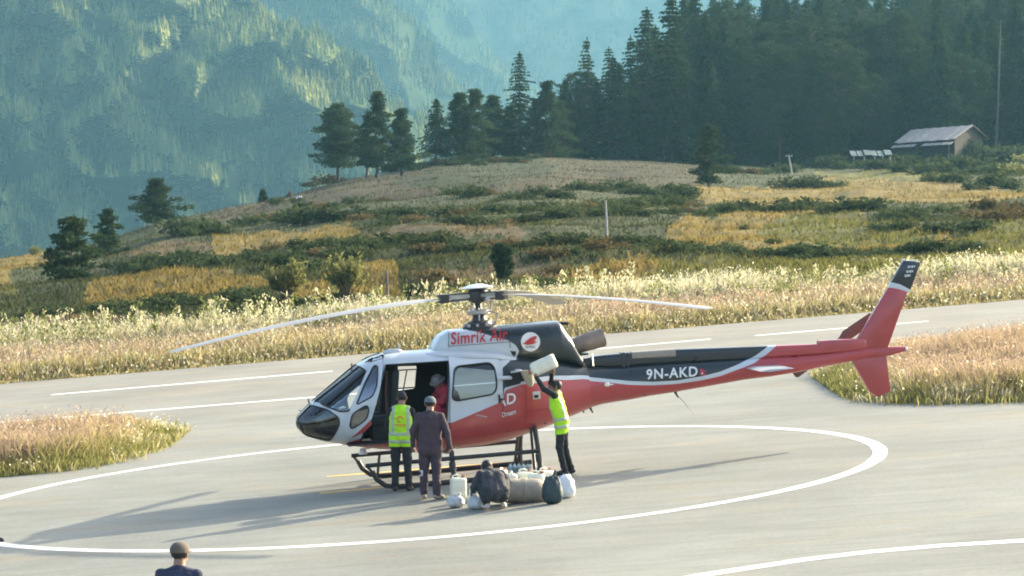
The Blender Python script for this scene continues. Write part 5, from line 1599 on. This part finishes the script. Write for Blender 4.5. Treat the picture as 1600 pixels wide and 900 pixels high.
    def nearest(P):
        best = np.full(len(P), 9.0); lab = np.zeros(len(P), int)
        for i, (a, ra, c, rb, l) in enumerate(C):
            a_, c_ = np.array(a), np.array(c); d = c_ - a_; L2 = max(d @ d, 1e-9)
            t = np.clip(((P - a_) @ d) / L2, 0, 1)
            e = np.linalg.norm(P - a_ - t[:, None] * d, axis=1) - (ra + (rb - ra) * t)
            if l in ('eye', 'lip'): e = e - .004
            k = e < best; best[k] = e[k]; lab[k] = i
        return lab
    LN = ['torso', 'arm', 'leg', 'shoe', 'skin', 'hair', 'eye', 'lip']
    capl = np.array([LN.index(c[4]) for c in C])
    vl = capl[nearest(co)]
    # folds in the cloth
    cl = np.isin(vl, (0, 1, 2))
    disp = np.array([(mnoise.noise(Vector((p[0] * 9 + rz * 3, p[1] * 9, p[2] * 16))) * .011 + mnoise.noise(Vector((p[0] * 26, p[1] * 26, p[2] * 34 + h))) * .004) if c else 0 for p, c in zip(co, cl)], np.float32)
    co = co + nr_ * disp[:, None]
    me.vertices.foreach_set('co', co.ravel())
    nf_ = len(me.polygons); fc = np.empty(nf_ * 3, np.float32); me.polygons.foreach_get('center', fc); fc = fc.reshape(-1, 3)
    fl = capl[nearest(fc)]
    me.materials.clear()
    MM = dict(torso=mats[0], arm=mats[0] if len(mats) < 4 else mats[3], leg=mats[1], shoe=mats[2], skin=M_SKIN, hair=M_HAIR, eye=M_EYE, lip=M_LIP)
    for l in LN: me.materials.append(MM[l])
    me.polygons.foreach_set('material_index', fl.astype(np.int32))
    smooth(me)
    link('body', me, root)
    if not parts: return root
    loops = np.empty(len(me.loops), np.int32); me.loops.foreach_get('vertex_index', loops)
    quad = all(len(p.vertices) == 4 for p in me.polygons)
    F4 = loops.reshape(-1, 4) if quad else None
    def shell(name, mask, off, m, par, thick=.006):
        f = F4[mask]; u, inv = np.unique(f, return_inverse=True); f = inv.reshape(-1, 4)
        P = co[u] + nr_[u] * off; Q = co[u] + nr_[u] * (off - thick); n = len(u)
        e = {}
        for q in f:
            for i in range(4):
                a, c = q[i], q[(i + 1) % 4]
                if (c, a) in e: del e[(c, a)]
                else: e[(a, c)] = 1
        rim = [(a, a + n, c + n, c) for a, c in e]
        ff = np.concatenate([f, f[:, ::-1] + n, np.array(rim)]) if rim else np.concatenate([f, f[:, ::-1] + n])
        return link(name, np_mesh(name, np.concatenate([P, Q]), ff, [m], smooth_=True), par)
    if quad and vest:
        z0, z1, fwd = vest                                    # lower hem, shoulder, and where the chest points
        ax = (J['neck'] - J['pel']).normalized(); base = J['pel']
        t = (fc - np.array(base)) @ np.array(ax)
        lat = np.array((J['shR'] - J['shL']).normalized()); sx = (fc - np.array(base)) @ lat
        body = ((fl == 0) | ((fl == 2) & (t > z0))) & (t > z0) & (t < z1) & (np.abs(sx) < .185)
        vs = shell('hi_vis_vest', body, .02, M_LIME, root, .012)
        for name, mk in (('reflective_band', (t > .02) & (t < .065)), ('reflective_band', (t > -.1) & (t < -.055)), ('reflective_band', (sx > .1) & (sx < .145) & (t >= .065)), ('reflective_band', (sx < -.1) & (sx > -.145) & (t >= .065))):
            if (body & mk).sum() > 4: shell(name, body & mk, .023, M_BAND, vs, .004)
        if logo:
            fn = nr_[F4].mean(1); back = fn[:, 1] < -.3
            dx, dz = sx - .0, t - .29
            ring = body & back & (np.hypot(dx, dz) < .052) & (np.hypot(dx, dz) > .03) & ~((dx > 0) & (dz < 0))
            bar = body & back & (np.abs(t - .2) < .011) & (np.abs(sx) < .1) & (np.sin(sx * 190) > -.4)
            bar2 = body & back & (np.abs(t - .17) < .009) & (np.abs(sx) < .07) & (np.sin(sx * 230 + 1) > -.3)
            for nm, q in (('vest_emblem', ring), ('vest_lettering', bar), ('vest_lettering', bar2)):
                if q.sum() > 4: shell(nm, q, .0235, M_PRINT, vs, .003)
    if cap is not None:
        b = MB(); rs = []
        for i in range(7):
            t = R(-8 + 93 * i / 6); rs.append([hp_(.096 * math.cos(t) ** .85 * math.cos(a), (.114 if math.sin(a) > 0 else .112) * math.cos(t) ** .85 * math.sin(a) - .004, .03 + .09 * math.sin(t)) for a in (2 * math.pi * k / 20 for k in range(20))])
        b.rings(rs); c_ = b.build('cap', cap, root, 50)
        b = MB()
        if brim_dir == 2:      # brim all round
            ring = lambda r, z: [hp_(r * math.cos(a), r * 1.1 * math.sin(a), z) for a in (2 * math.pi * k / 20 for k in range(20))]
            b.rings([ring(.098, .035), ring(.135, .012), ring(.135, .006), ring(.098, .028)])
        else:
            v = [hp_(.085 * math.cos(a), .105 * math.sin(a) * brim_dir, .03) for a in np.linspace(.15, math.pi - .15, 9)] + [hp_(.075 * math.cos(a), (.105 + .075) * brim_dir * (.72 + .28 * math.sin(a)), .016 - .012 * abs(math.cos(a))) for a in np.linspace(math.pi - .25, .25, 9)]
            b.prism(v, RH @ Vector((0, 0, .007)))
        b.build('cap_brim', cap, c_, 50)
    return root

P_ = ground(627, 768)
DARKJ, DARKT = cloth('black_jacket', (0.016, 0.018, 0.019)), cloth('black_trousers', (0.022, 0.023, 0.024))
BOOT = mat('black_boots', (0.02, 0.021, 0.024), 0.6)
person(P_, R(-4), dict(elL=(-.24, .06, 1.10), wrL=(-.14, .26, 1.06), haL=(-.06, .33, 1.07), elR=(.245, .03, 1.09), wrR=(.2, .25, 1.0), haR=(.14, .33, 1.01),
                       anR=(.13, -.0, .09), toR=(.17, .14, .04), anL=(-.1, -.03, .09), neck=(0, .0, 1.42), head=(0.01, .045, 1.565)),
       (DARKJ, DARKT, BOOT), 'person in a lime hi-vis vest with an orange back print facing the cabin doorway', h=1.68, fat=1.08, nod=.25, vest=(-.17, .52, 1), logo=True)
PLUM, PLUMT = cloth('plum_grey_jacket', (0.062, 0.042, 0.052)), cloth('plum_grey_trousers', (0.055, 0.04, 0.05))
TRAIN = mat('tan_shoes', (0.33, 0.27, 0.2), 0.7)
p2 = person(ground(672, 781), R(-6), dict(elL=(-.27, -.03, 1.12), wrL=(-.285, .06, .88), haL=(-.275, .1, .8), elR=(.28, -.04, 1.11), wrR=(.315, .02, .86), haR=(.31, .05, .78),
                       anL=(-.1, .02, .09), toL=(-.13, .16, .04), anR=(.11, -.03, .09), toR=(.19, .09, .04)),
       (PLUM, PLUMT, TRAIN), 'person in a plum grey jacket and trousers with a grey blue cap, standing', h=1.69, nod=.15, cap=cloth('grey_blue_cap', (0.12, 0.15, 0.17)), fat=1.15, hem=.15)
b = MB()
for x, y, z, w_, hh in ((-.13, -.075, .47, .05, .03), (-.118, -.077, .43, .025, .05), (-.14, -.07, .4, .04, .02)): b.box((x, y, z), (w_, .008, hh))
b.build('knee_patch', mat('white_patch', (0.6, 0.58, 0.62), 0.7), p2, bevel=.002)
person(ground(886, 743.5), R(82), dict(pel=(0, .1, .93), chest=(0, .17, 1.2), neck=(0, .19, 1.4), head=(0, .2, 1.53), hipL=(-.09, .08, .9), hipR=(.09, .1, .9),
                       knL=(-.1, .12, .5), anL=(-.11, .03, .09), toL=(-.11, .18, .04), knR=(.1, .06, .49), anR=(.12, -.06, .1), toR=(.13, .07, .04),
                       shL=(-.17, .2, 1.4), elL=(-.2, .37, 1.5), wrL=(-.15, .5, 1.68), haL=(-.13, .54, 1.75), shR=(.17, .18, 1.4), elR=(.2, .3, 1.56), wrR=(.12, .28, 1.72), haR=(.1, .27, 1.8)),
       (DARKJ, DARKT, BOOT), 'person in a lime hi-vis vest reaching up to hold a tipped white jerrycan', h=1.66, look=.2, nod=-.25, vest=(-.2, .52, 1), palmL=(.6, 0, .6), palmR=(-.6, 0, .6), curl=.5)
GREYJ, GREYT = cloth('charcoal_jacket', (0.05, 0.05, 0.056)), cloth('dark_trousers', (0.03, 0.034, 0.036))
person(ground(772, 796), R(14), dict(pel=(0, -.1, .28), chest=(-.01, .08, .48), neck=(-.02, .25, .575), head=(-.03, .36, .61), hipL=(-.11, -.1, .26), hipR=(.11, -.1, .26),
                       knL=(-.2, .27, .42), knR=(.22, .2, .42), anL=(-.12, -.02, .09), anR=(.14, -.06, .11), toL=(-.15, .13, .04), toR=(.19, .07, .04),
                       shL=(-.18, .16, .525), shR=(.17, .16, .525), elL=(-.28, .18, .33), wrL=(-.25, .33, .2), haL=(-.22, .4, .15), elR=(.27, .2, .4), wrR=(.15, .38, .26), haR=(.08, .43, .22)),
       (GREYJ, GREYT, mat('pale_shoes', (0.6, 0.52, 0.44), 0.7)), 'person in a charcoal jacket crouching among the jerrycans and bags', h=1.70, nod=.5, fat=1.1)
# the one inside the cabin
REDJ = cloth('red_jacket', (0.42, 0.045, 0.065))
pl_ = HM @ Vector((hx(706, .35), .35, zf + .015))
person(pl_, R(90) + YAW + R(16), dict(pel=(0, .02, .36), chest=(.03, .12, .60), neck=(.04, .2, .8), head=(.05, .31, .875), hipL=(-.1, .02, .33), hipR=(.1, .02, .33), knL=(-.13, .38, .4), knR=(.13, .36, .4),
                       anL=(-.12, .3, .09), anR=(.12, .3, .09), toL=(-.12, .44, .04), toR=(.13, .44, .04), shL=(-.15, .17, .74), shR=(.21, .16, .74), elL=(-.2, .32, .56), wrL=(-.08, .44, .53), haL=(-.02, .5, .52), elR=(.24, .3, .55), wrR=(.16, .44, .52), haR=(.1, .5, .5)),
       (REDJ, REDJ, BOOT), 'person in a red jacket and grey brimmed cap bending forward inside the cabin', h=1.72, nod=.55, look=.35, cap=cloth('grey_cap', (0.2, 0.19, 0.185)), brim_dir=2, fat=1.35)
# nearest man, only head and shoulders in the picture
NAVYS = cloth('navy_shirt', (0.035, 0.04, 0.075))
q = at(280, 842, 28.8)
person(G(q.x, q.y), R(-8), dict(haL=(-.243, .055, .79)), (NAVYS, GREYT, BOOT), 'person in a navy shirt and brown cap, only head and shoulders visible', h=q.z - ROLL * q.x + .0, nod=.05, look=-.25, cap=cloth('brown_cap', (0.12, 0.095, 0.075)), fat=1.12)
person(ground(-20, 847), R(-84), dict(anR=(.1, .06, .09), toR=(.11, .24, .04), knR=(.1, .1, .5)), (DARKJ, DARKT, BOOT), 'person just outside the picture of whom only a dark boot shows', h=1.7, parts=False)
# somebody far up on the crest
q = hill(454, 310)
person(q, R(120), dict(pel=(0, 0, .2), chest=(0, .05, .5), neck=(0, .08, .7), head=(0, .1, .84), hipL=(-.1, 0, .18), hipR=(.1, 0, .18), knL=(-.15, .35, .42), knR=(.15, .35, .42), anL=(-.12, .42, .09), anR=(.12, .42, .09), toL=(-.12, .56, .05), toR=(.12, .56, .05),
                     shL=(-.17, .06, .64), shR=(.17, .06, .64), elL=(-.22, .2, .48), elR=(.22, .2, .48), wrL=(-.12, .34, .46), wrR=(.12, .34, .46), haL=(-.08, .4, .46), haR=(.08, .4, .46)),
       (cloth('maroon_clothes', (0.12, 0.04, 0.04)), GREYT, BOOT), 'tiny person in maroon sitting on the left crest beside a pale bundle', voxel=.02, parts=False)
# ================================================================== LUGGAGE, FUEL CANS, POLES, HOUSE
M_PLAST = mat('white_plastic', (0.8, 0.78, 0.62), 0.35, noise=0.06, nscale=8)
_b = M_PLAST.node_tree.nodes['Principled BSDF']; _b.inputs['Subsurface Weight'].default_value = 0.25; _b.inputs['Subsurface Radius'].default_value = (.05, .05, .03)
M_CAP = mat('brown_cap_plastic', (0.32, 0.13, 0.09), 0.5)
M_CLEAR = mat('clear_plastic_bag', (0.5, 0.5, 0.48), 0.3, noise=0.25, nscale=14, bump=0.6, bscale=22)
M_WBAG = mat('white_sack', (0.76, 0.76, 0.74), 0.55, noise=0.06, bump=0.5, bscale=14)
M_ROLL = mat('beige_sacking', (0.33, 0.285, 0.22), 0.85, noise=0.15, nscale=10, bump=0.4, bscale=30)
M_TEAL = mat('dark_teal_cloth', (0.025, 0.048, 0.05), 0.6, noise=0.25, bump=0.5, bscale=14)
M_WATER = mat('bottle_plastic', (0.45, 0.58, 0.62), 0.2, noise=0.08)
def jerrycan(label, w_=.27, d_=.2, h_=.36):
    r = empty('jerrycan', (0, 0, 0), 0, label, 'jerrycan', 'white jerrycans')
    b = MB(); rs = []
    for z, k in ((0, .86), (.012, .97), (.05, 1), (.11, .985), (.125, .965), (.14, .985), (.2, 1), (.26, .985), (.275, .965), (.29, .985), (h_ - .05, 1), (h_ - .015, .93), (h_, .72)):
        rs.append([Vector((math.copysign(abs(math.cos(a)) ** .45, math.cos(a)) * w_ / 2 * k, math.copysign(abs(math.sin(a)) ** .5, math.sin(a)) * d_ / 2 * k, z)) for a in (2 * math.pi * i / 28 for i in range(28))])
    b.rings(rs); b.build('can_body', M_PLAST, r, 50)
    b = MB(); b.tube([(-.1, 0, h_ - .02), (-.095, 0, h_ + .035), (-.06, 0, h_ + .05), (.0, 0, h_ + .05), (.03, 0, h_ + .03), (.035, 0, h_ - .01)], .016, 8); b.build('handle', M_PLAST, r)
    b = MB(); b.lathe([(.028, h_ - .02), (.028, h_ + .015)], (.085, 0, 0), 14); b.build('neck', M_PLAST, r)
    b = MB(); b.lathe([(.035, h_ + .008), (.036, h_ + .04), (.03, h_ + .046)], (.085, 0, 0), 14); b.build('screw_cap', M_CAP, r)
    return r
jc = jerrycan('white jerrycan standing upright beside the clear plastic bags, left of the crouching person')
jc.location = ground(716, 777); jc.rotation_euler = (0, 0, R(12)); jc.scale = (.98, .98, .87)
def can(px, py, rz, label, sc=1.0):
    c = copy_tree(jc); c['label'] = label; c.location = ground(px, py); c.rotation_euler = (0, 0, R(rz)); c.scale = (sc, sc, sc * .88); return c
can(798, 771, 100, 'white jerrycan with a reddish cap directly right of the crouching person')
can(820, 768, 20, 'white jerrycan in the middle behind the beige roll')
can(838, 771, -15, 'white jerrycan just left of the dark teal bag')
can(852, 764, 30, 'white jerrycan partly hidden behind the dark teal bag', .95)
can(784, 764, 70, 'white jerrycan half hidden behind the shoulder of the crouching person', .95)
can(742, 783, 80, 'white jerrycan under the hands of the crouching person', .85)
hc = copy_tree(jc); hc['label'] = 'white jerrycan held high and tipped over the fuel filler'
# held: between the two hands, mouth towards the filler
pw = at(849, 571, 47.95)
hc.rotation_euler = (0, 0, 0)
ax = Vector((-.93, .05, -.42)).normalized()
hc.rotation_euler = ax.to_track_quat('Z', 'Y').to_euler(); hc.scale = (1.25, 1.2, 1.2)
hc.location = pw - ax * .22
# funnel standing in the filler, with its open flap
fp = HM @ on_side(823, 591, .13, .8)
fr_ = empty('funnel', fp, 0, 'beige plastic funnel stuck in the fuel filler below the tipped jerrycan', 'funnel')
b = MB(); b.rings([[Vector((r * math.cos(a), r * math.sin(a), z)) + Vector((sh, 0, 0)) for a in (2 * math.pi * i / 20 for i in range(20))] for r, z, sh in ((.025, -.14, .05), (.06, -.1, .04), (.1, .06, 0), (.125, .13, 0), (.13, .135, 0), (.12, .132, 0), (.095, .05, 0), (.03, -.1, .04))], caps=False)
b.build('funnel_cone', mat('beige_plastic', (0.5, 0.44, 0.31), 0.6), fr_)
b = MB(); b.box((-.2, 0, .12), (.17, .14, .02), Matrix.Rotation(R(-8), 3, 'Y')); b.ell((-.16, 0, .14), (.06, .03, .02)); b.build('funnel_lip', M_WHITE, fr_)
q = on_side(806, 590, .012, .8)
b = MB(); b.prism([on_side(p_, r_, .014, .8) for p_, r_ in ((788, 605), (790, 599), (804, 582), (816, 581), (813, 599), (800, 602))], (0, .004, 0)); b.build('filler_opening', M_RUB, heli)

def lump(name, loc, size, m, label, cat, seed, rz=0.0, tall=.0, knot=None, nz=.12, sq=2.4, parent=None):
    b = MB(); nu, nv = 30, 18; rs = []
    for i in range(nv + 1):
        t = -math.pi / 2 + math.pi * i / nv; ct = max(abs(math.cos(t)), .02) ** (2 / sq)
        ring = []
        for k in range(nu):
            a = 2 * math.pi * k / nu
            d = Vector((ct * math.copysign(abs(math.cos(a)) ** (2 / sq), math.cos(a)), ct * math.copysign(abs(math.sin(a)) ** (2 / sq), math.sin(a)), math.copysign(abs(math.sin(t)) ** (2 / sq), math.sin(t))))
            k_ = 1 + nz * mnoise.noise(d * 2.2 + Vector((seed, 0, 0))) + nz * .5 * mnoise.noise(d * 6 + Vector((0, seed, 0)))
            up_ = (d.z + 1) / 2
            taper = 1 - tall * up_ ** 1.5
            ring.append(Vector((d.x * size[0] * k_ * taper, d.y * size[1] * k_ * taper, max(0, (d.z + 1) * size[2] * (k_ if d.z > 0 else 1)))))
        rs.append(ring)
    b.rings(rs)
    r = empty(name, loc, R(rz), label, cat)
    b.build('sack' if cat != 'bag' else 'bag_body', m, r, 70)
    if knot:
        b = MB(); z = 2 * size[2]
        b.tube([(knot[0] * .2, 0, z * .93), (knot[0] * .7, 0, z * 1.02), (knot[0], 0, z * 1.12), (knot[0] * 1.3, 0, z * 1.2)], [.05, .022, .03, .012], 8); b.build('knot', m, r)
    return r
lump('plastic_bag', ground(712, 793), (.15, .12, .095), M_CLEAR, 'clear plastic bag lying in front of the upright jerrycan', 'bag', 1.3, 10, .2, (.06, 0))
lump('plastic_bag', ground(744, 796), (.15, .12, .11), M_CLEAR, 'crumpled clear plastic bag at the feet of the crouching person', 'bag', 5.2, -10, .3, (-.04, 0))
lump('dark_bag', ground(863, 787), (.175, .15, .215), M_TEAL, 'dark teal bag tied at the top standing at the end of the beige roll', 'bag', 8.1, 10, .35, (.04, 0), .1, 3.0)
lump('white_sack', ground(884, 778), (.16, .15, .18), M_WBAG, 'white sack leaning behind the dark teal bag', 'sack', 3.3, 0, .4, None, .12, 2.8)
# beige roll
r = empty('sacking_roll', ground(808, 786), R(4), 'beige sacking roll lying between the crouching person and the dark teal bag', 'roll')
b = MB(); rs = []
for i in range(15):
    x = -.44 + .86 * i / 14; e = min(1, .72 + 3 * min(i, 14 - i) / 14)
    rs.append([Vector((x, .19 * e * math.cos(a) * (1 + .07 * mnoise.noise(Vector((x * 4, math.cos(a) * 2, math.sin(a) * 2)))), .19 + .19 * e * math.sin(a) * (1 + .08 * mnoise.noise(Vector((x * 4, math.cos(a) * 2, math.sin(a) * 2 + 5)))))) for a in (2 * math.pi * k / 24 for k in range(24))])
b.rings(rs); b.build('roll', M_ROLL, r, 60)
for x in (-.2, .12):
    b = MB(); b.tube([(x + .01 * math.sin(3 * a), .2 * math.cos(a), .19 + .2 * math.sin(a)) for a in (2 * math.pi * k / 24 for k in range(24))], .006, 5, closed=True); b.build('cord', mat('jute_cord', (0.45, 0.4, 0.28), 0.9), r)
# pack of water bottles
r = empty('bottle_pack', ground(811, 746), R(6), 'pack of clear water bottles standing behind the jerrycans', 'bottle pack')
for i in range(5):
    for j in range(2):
        b = MB(); b.lathe([(.03, 0), (.034, .01), (.034, .16), (.03, .19), (.013, .225), (.013, .24)], ((i - 2) * .075, (j - .5) * .075, 0), 12); o = b.build('bottle', M_WATER, r)
        b = MB(); b.lathe([(.016, .236), (.016, .26)], ((i - 2) * .075, (j - .5) * .075, 0), 10); b.build('bottle_cap', M_SKID, o)
b = MB(); rs = [[Vector((x * 1.0, y, z)) for x, y in ((-.195, -.08), (.195, -.08), (.195, .08), (-.195, .08))] for z in (.01, .185)]; b.rings(rs, caps=False); b.build('shrink_wrap', glass_mat('shrink_wrap', (.85, .9, .92), .1), r)
b = MB(); b.box((0, 0, .06), (.34, .2, .12)); b.ell((.1, 0, .16), (.16, .1, .07)); q = b.build('pale_bundle', M_WBAG, None, bevel=.02)
q.location = hill(465, 311); q.scale = (2.2, 2, 2); tag(q, 'pale bundle lying beside the tiny person on the left crest', 'bundle')
# ---- poles on the terraces
def pole(px, pb, pt, lean, label, rad=.11, m=None, arm=True):
    p = hill(px, pb); s = px_per_m(p); h = (pb - pt) / s
    r = empty('utility_pole', p, 0, label, 'pole')
    b = MB(); b.tube([(0, 0, -.4), (lean / s * .5, 0, h * .5), (lean / s, 0, h)], [rad, rad * .85, rad * .65], 8); b.build('shaft', m or M_PBARK, r)
    if arm:
        b = MB(); b.box((lean / s * .93, -.1, h * .95), (.7, .07, .07))
        for x in (-.28, .28): b.tube([(lean / s * .93 + x, -.1, h * .95), (lean / s * .93 + x, -.1, h * .95 + .16)], .035, 6)
        b.build('cross_arm', m or M_PBARK, r)
M_PW = mat('weathered_pale_wood', (0.36, 0.34, 0.3), 0.9, noise=0.2, nscale=5)
pole(949, 371, 303, -3, 'pale straight pole standing in the bushes of the central terraces', .075, M_PW, False)
pole(1241, 290, 238, -9, 'pale leaning pole with a cross arm at the top edge of the yellow fields', .1, M_PW)
pole(1218, 284, 214, 0, 'thin dark pole against the forest, left of the leaning one', .07, M_BARK, False)
pole(606, 470, 412, -2, 'thin grey pole at the edge of the left yellow terrace', .06, M_PBARK, False)
pole(556, 334, 304, 0, 'short thin pole on the upper left terrace', .06, M_PBARK, False)
# ---- house with a plank roof and a shed
M_PLANK = mat('grey_roof_plank', (0.36, 0.32, 0.29), 0.85, noise=0.25, nscale=2.5)
M_WOOD = mat('dark_house_wood', (0.028, 0.023, 0.019), 0.9, noise=0.3, nscale=2)
def house():
    A, B_ = at(1423, 203.5, 433), at(1521, 196, 427)
    C, D = at(1396, 224, 428.5), at(1491, 218, 422.5)
    r = empty('house', (C + D) / 2 - Vector((0, 0, 3.2)), 0, 'old wooden house with a pale plank roof below the forest', 'house')
    W = lambda p: p - r.location
    n = (B_ - A).cross(C - A).normalized(); n = n if n.z > 0 else -n
    N = 14; me0 = None
    for k in range(N):
        a0, a1 = k / N + .006, (k + 1) / N - .006
        jx = random.uniform(-.03, .05)
        P = [A.lerp(B_, a0), A.lerp(B_, a1), C.lerp(D, a1) + (C - A) * jx, C.lerp(D, a0) + (C - A) * jx]
        b = MB(); b.prism([W(p) for p in P], n * (.06 + .05 * (k % 2))); b.build('roof_plank', M_PLANK, r, None)
    back = Vector((A - C)); back = Vector((back.x, back.y, -back.z))
    b = MB(); b.prism([W(A), W(B_), W(B_ + back), W(A + back)], n * .05); b.build('rear_roof', M_PLANK, r, None)
    i0, i1 = .06, .95
    e = [C.lerp(D, i0), C.lerp(D, i1)]; f = [(A + back).lerp(B_ + back, i1), (A + back).lerp(B_ + back, i0)]
    ins = lambda p, q: p + (q - p) * .1
    q = [ins(e[0], f[1]), ins(e[1], f[0]), ins(f[0], e[1]), ins(f[1], e[0])]
    b = MB(); b.prism([W(p) - Vector((0, 0, 3.4)) for p in q], (0, 0, 3.3)); wl = b.build('wall', M_WOOD, r, None)
    R1, R0 = A.lerp(B_, i1), A.lerp(B_, i0)
    for ee, rr, ff in ((q[1], R1, q[2]), (q[0], R0, q[3])):
        b = MB(); b.prism([W(ee) - Vector((0, 0, .1)), W(rr) - Vector((0, 0, .15)), W(ff) - Vector((0, 0, .1))], (.08, .1, 0)); b.build('gable', M_WOOD, r, None)
    d = (q[1] - q[0]); nn = Vector((d.y, -d.x, 0)).normalized()
    for u in (.2, .5, .8):
        c = q[0].lerp(q[1], u) - Vector((0, 0, 1.5)) + nn * .03
        b = MB(); b.box(W(c), (.9, .06, .9), Matrix.Rotation(math.atan2(d.y, d.x), 3, 'Z')); b.build('window', M_RUB, r)
    # porch roof: shorter planks below the eave
    off = (C - A).normalized()
    for k in range(10):
        a0, a1 = k / 10 + .008, (k + 1) / 10 - .008
        if k in (4,): continue
        P0, P1 = C.lerp(D, a0) + Vector((0, 0, -.35)), C.lerp(D, a1) + Vector((0, 0, -.35))
        b = MB(); b.prism([W(P0), W(P1), W(P1 + off * 1.1), W(P0 + off * 1.1)], n * .06); b.build('porch_plank', M_PLANK, r, None)
    for u in (.05, .35, .65, .95):
        p = C.lerp(D, u) + off * .9 - Vector((0, 0, .45)); b = MB(); b.tube([W(p), W(p) - Vector((0, 0, 3.0))], .09, 6); b.build('porch_post', M_WOOD, r)
house()
def shed():
    base = at(1362, 262, 415); s = px_per_m(base)
    r = empty('shed', base, 0, 'small open shed roofed with torn pale blue sheeting left of the house', 'shed')
    M_TARP = mat('pale_blue_sheeting', (0.11, 0.15, 0.15), 0.95, noise=0.35, nscale=1.2, bump=.4, bscale=6)
    w_, h_ = 58 / s, 24 / s
    rng = random.Random(4); k = 0
    for k in range(6):
        x0 = -w_ * .55 + k * w_ * 1.1 / 6; x1 = x0 + w_ * 1.1 / 6 * rng.uniform(.8, 1.05); dz = rng.uniform(-.08, .08)
        b = MB(); b.prism([(x0, -.2, h_ * .78 + dz), (x1, -.2, h_ * .78 + dz + rng.uniform(-.1, .1)), (x1, 2.4, h_ * 1.1 + dz), (x0, 2.4, h_ * 1.12 + dz)], (0, 0, .05)); b.build('roof_sheet', M_TARP, r, None)
    for x in (-.48, -.2, .08, .3, .5):
        for y in (0, 2.3):
            b = MB(); b.tube([(x * w_, y, -.3), (x * w_, y, h_ * (.74 if y == 0 else 1.05))], .09, 6); b.build('post', M_PW if y == 0 else M_WOOD, r)
    b = MB(); b.box((0, 2.4, h_ * .5), (w_ * .98, .1, h_ * 1.0)); b.build('rear_wall', M_WOOD, r)
    b = MB(); b.box((-w_ * .33, .03, h_ * .22), (w_ * .25, .08, h_ * .45)); b.build('front_board', M_WOOD, r)
shed()
# ================================================================== AIR
def haze_box():
    b = MB(); x0, x1, y0, y1, z0, z1 = -5000, 6500, -90, 8200, -262, 620
    b.box(((x0 + x1) / 2, (y0 + y1) / 2, (z0 + z1) / 2), (x1 - x0, y1 - y0, z1 - z0))
    m = bpy.data.materials.new('haze'); m.use_nodes = True
    t = m.node_tree; t.nodes.remove(t.nodes['Principled BSDF'])
    v = t.nodes.new('ShaderNodeVolumePrincipled')
    v.inputs['Color'].default_value = (0.33, 0.73, 0.97, 1)
    v.inputs['Density'].default_value = 1 / 12000
    v.inputs['Anisotropy'].default_value = 0.35
    t.links.new(v.outputs[0], t.nodes['Material Output'].inputs['Volume'])
    o = b.build('haze', m, sm=None); o['kind'] = 'stuff'
    o.display_type = 'WIRE'
haze_box()
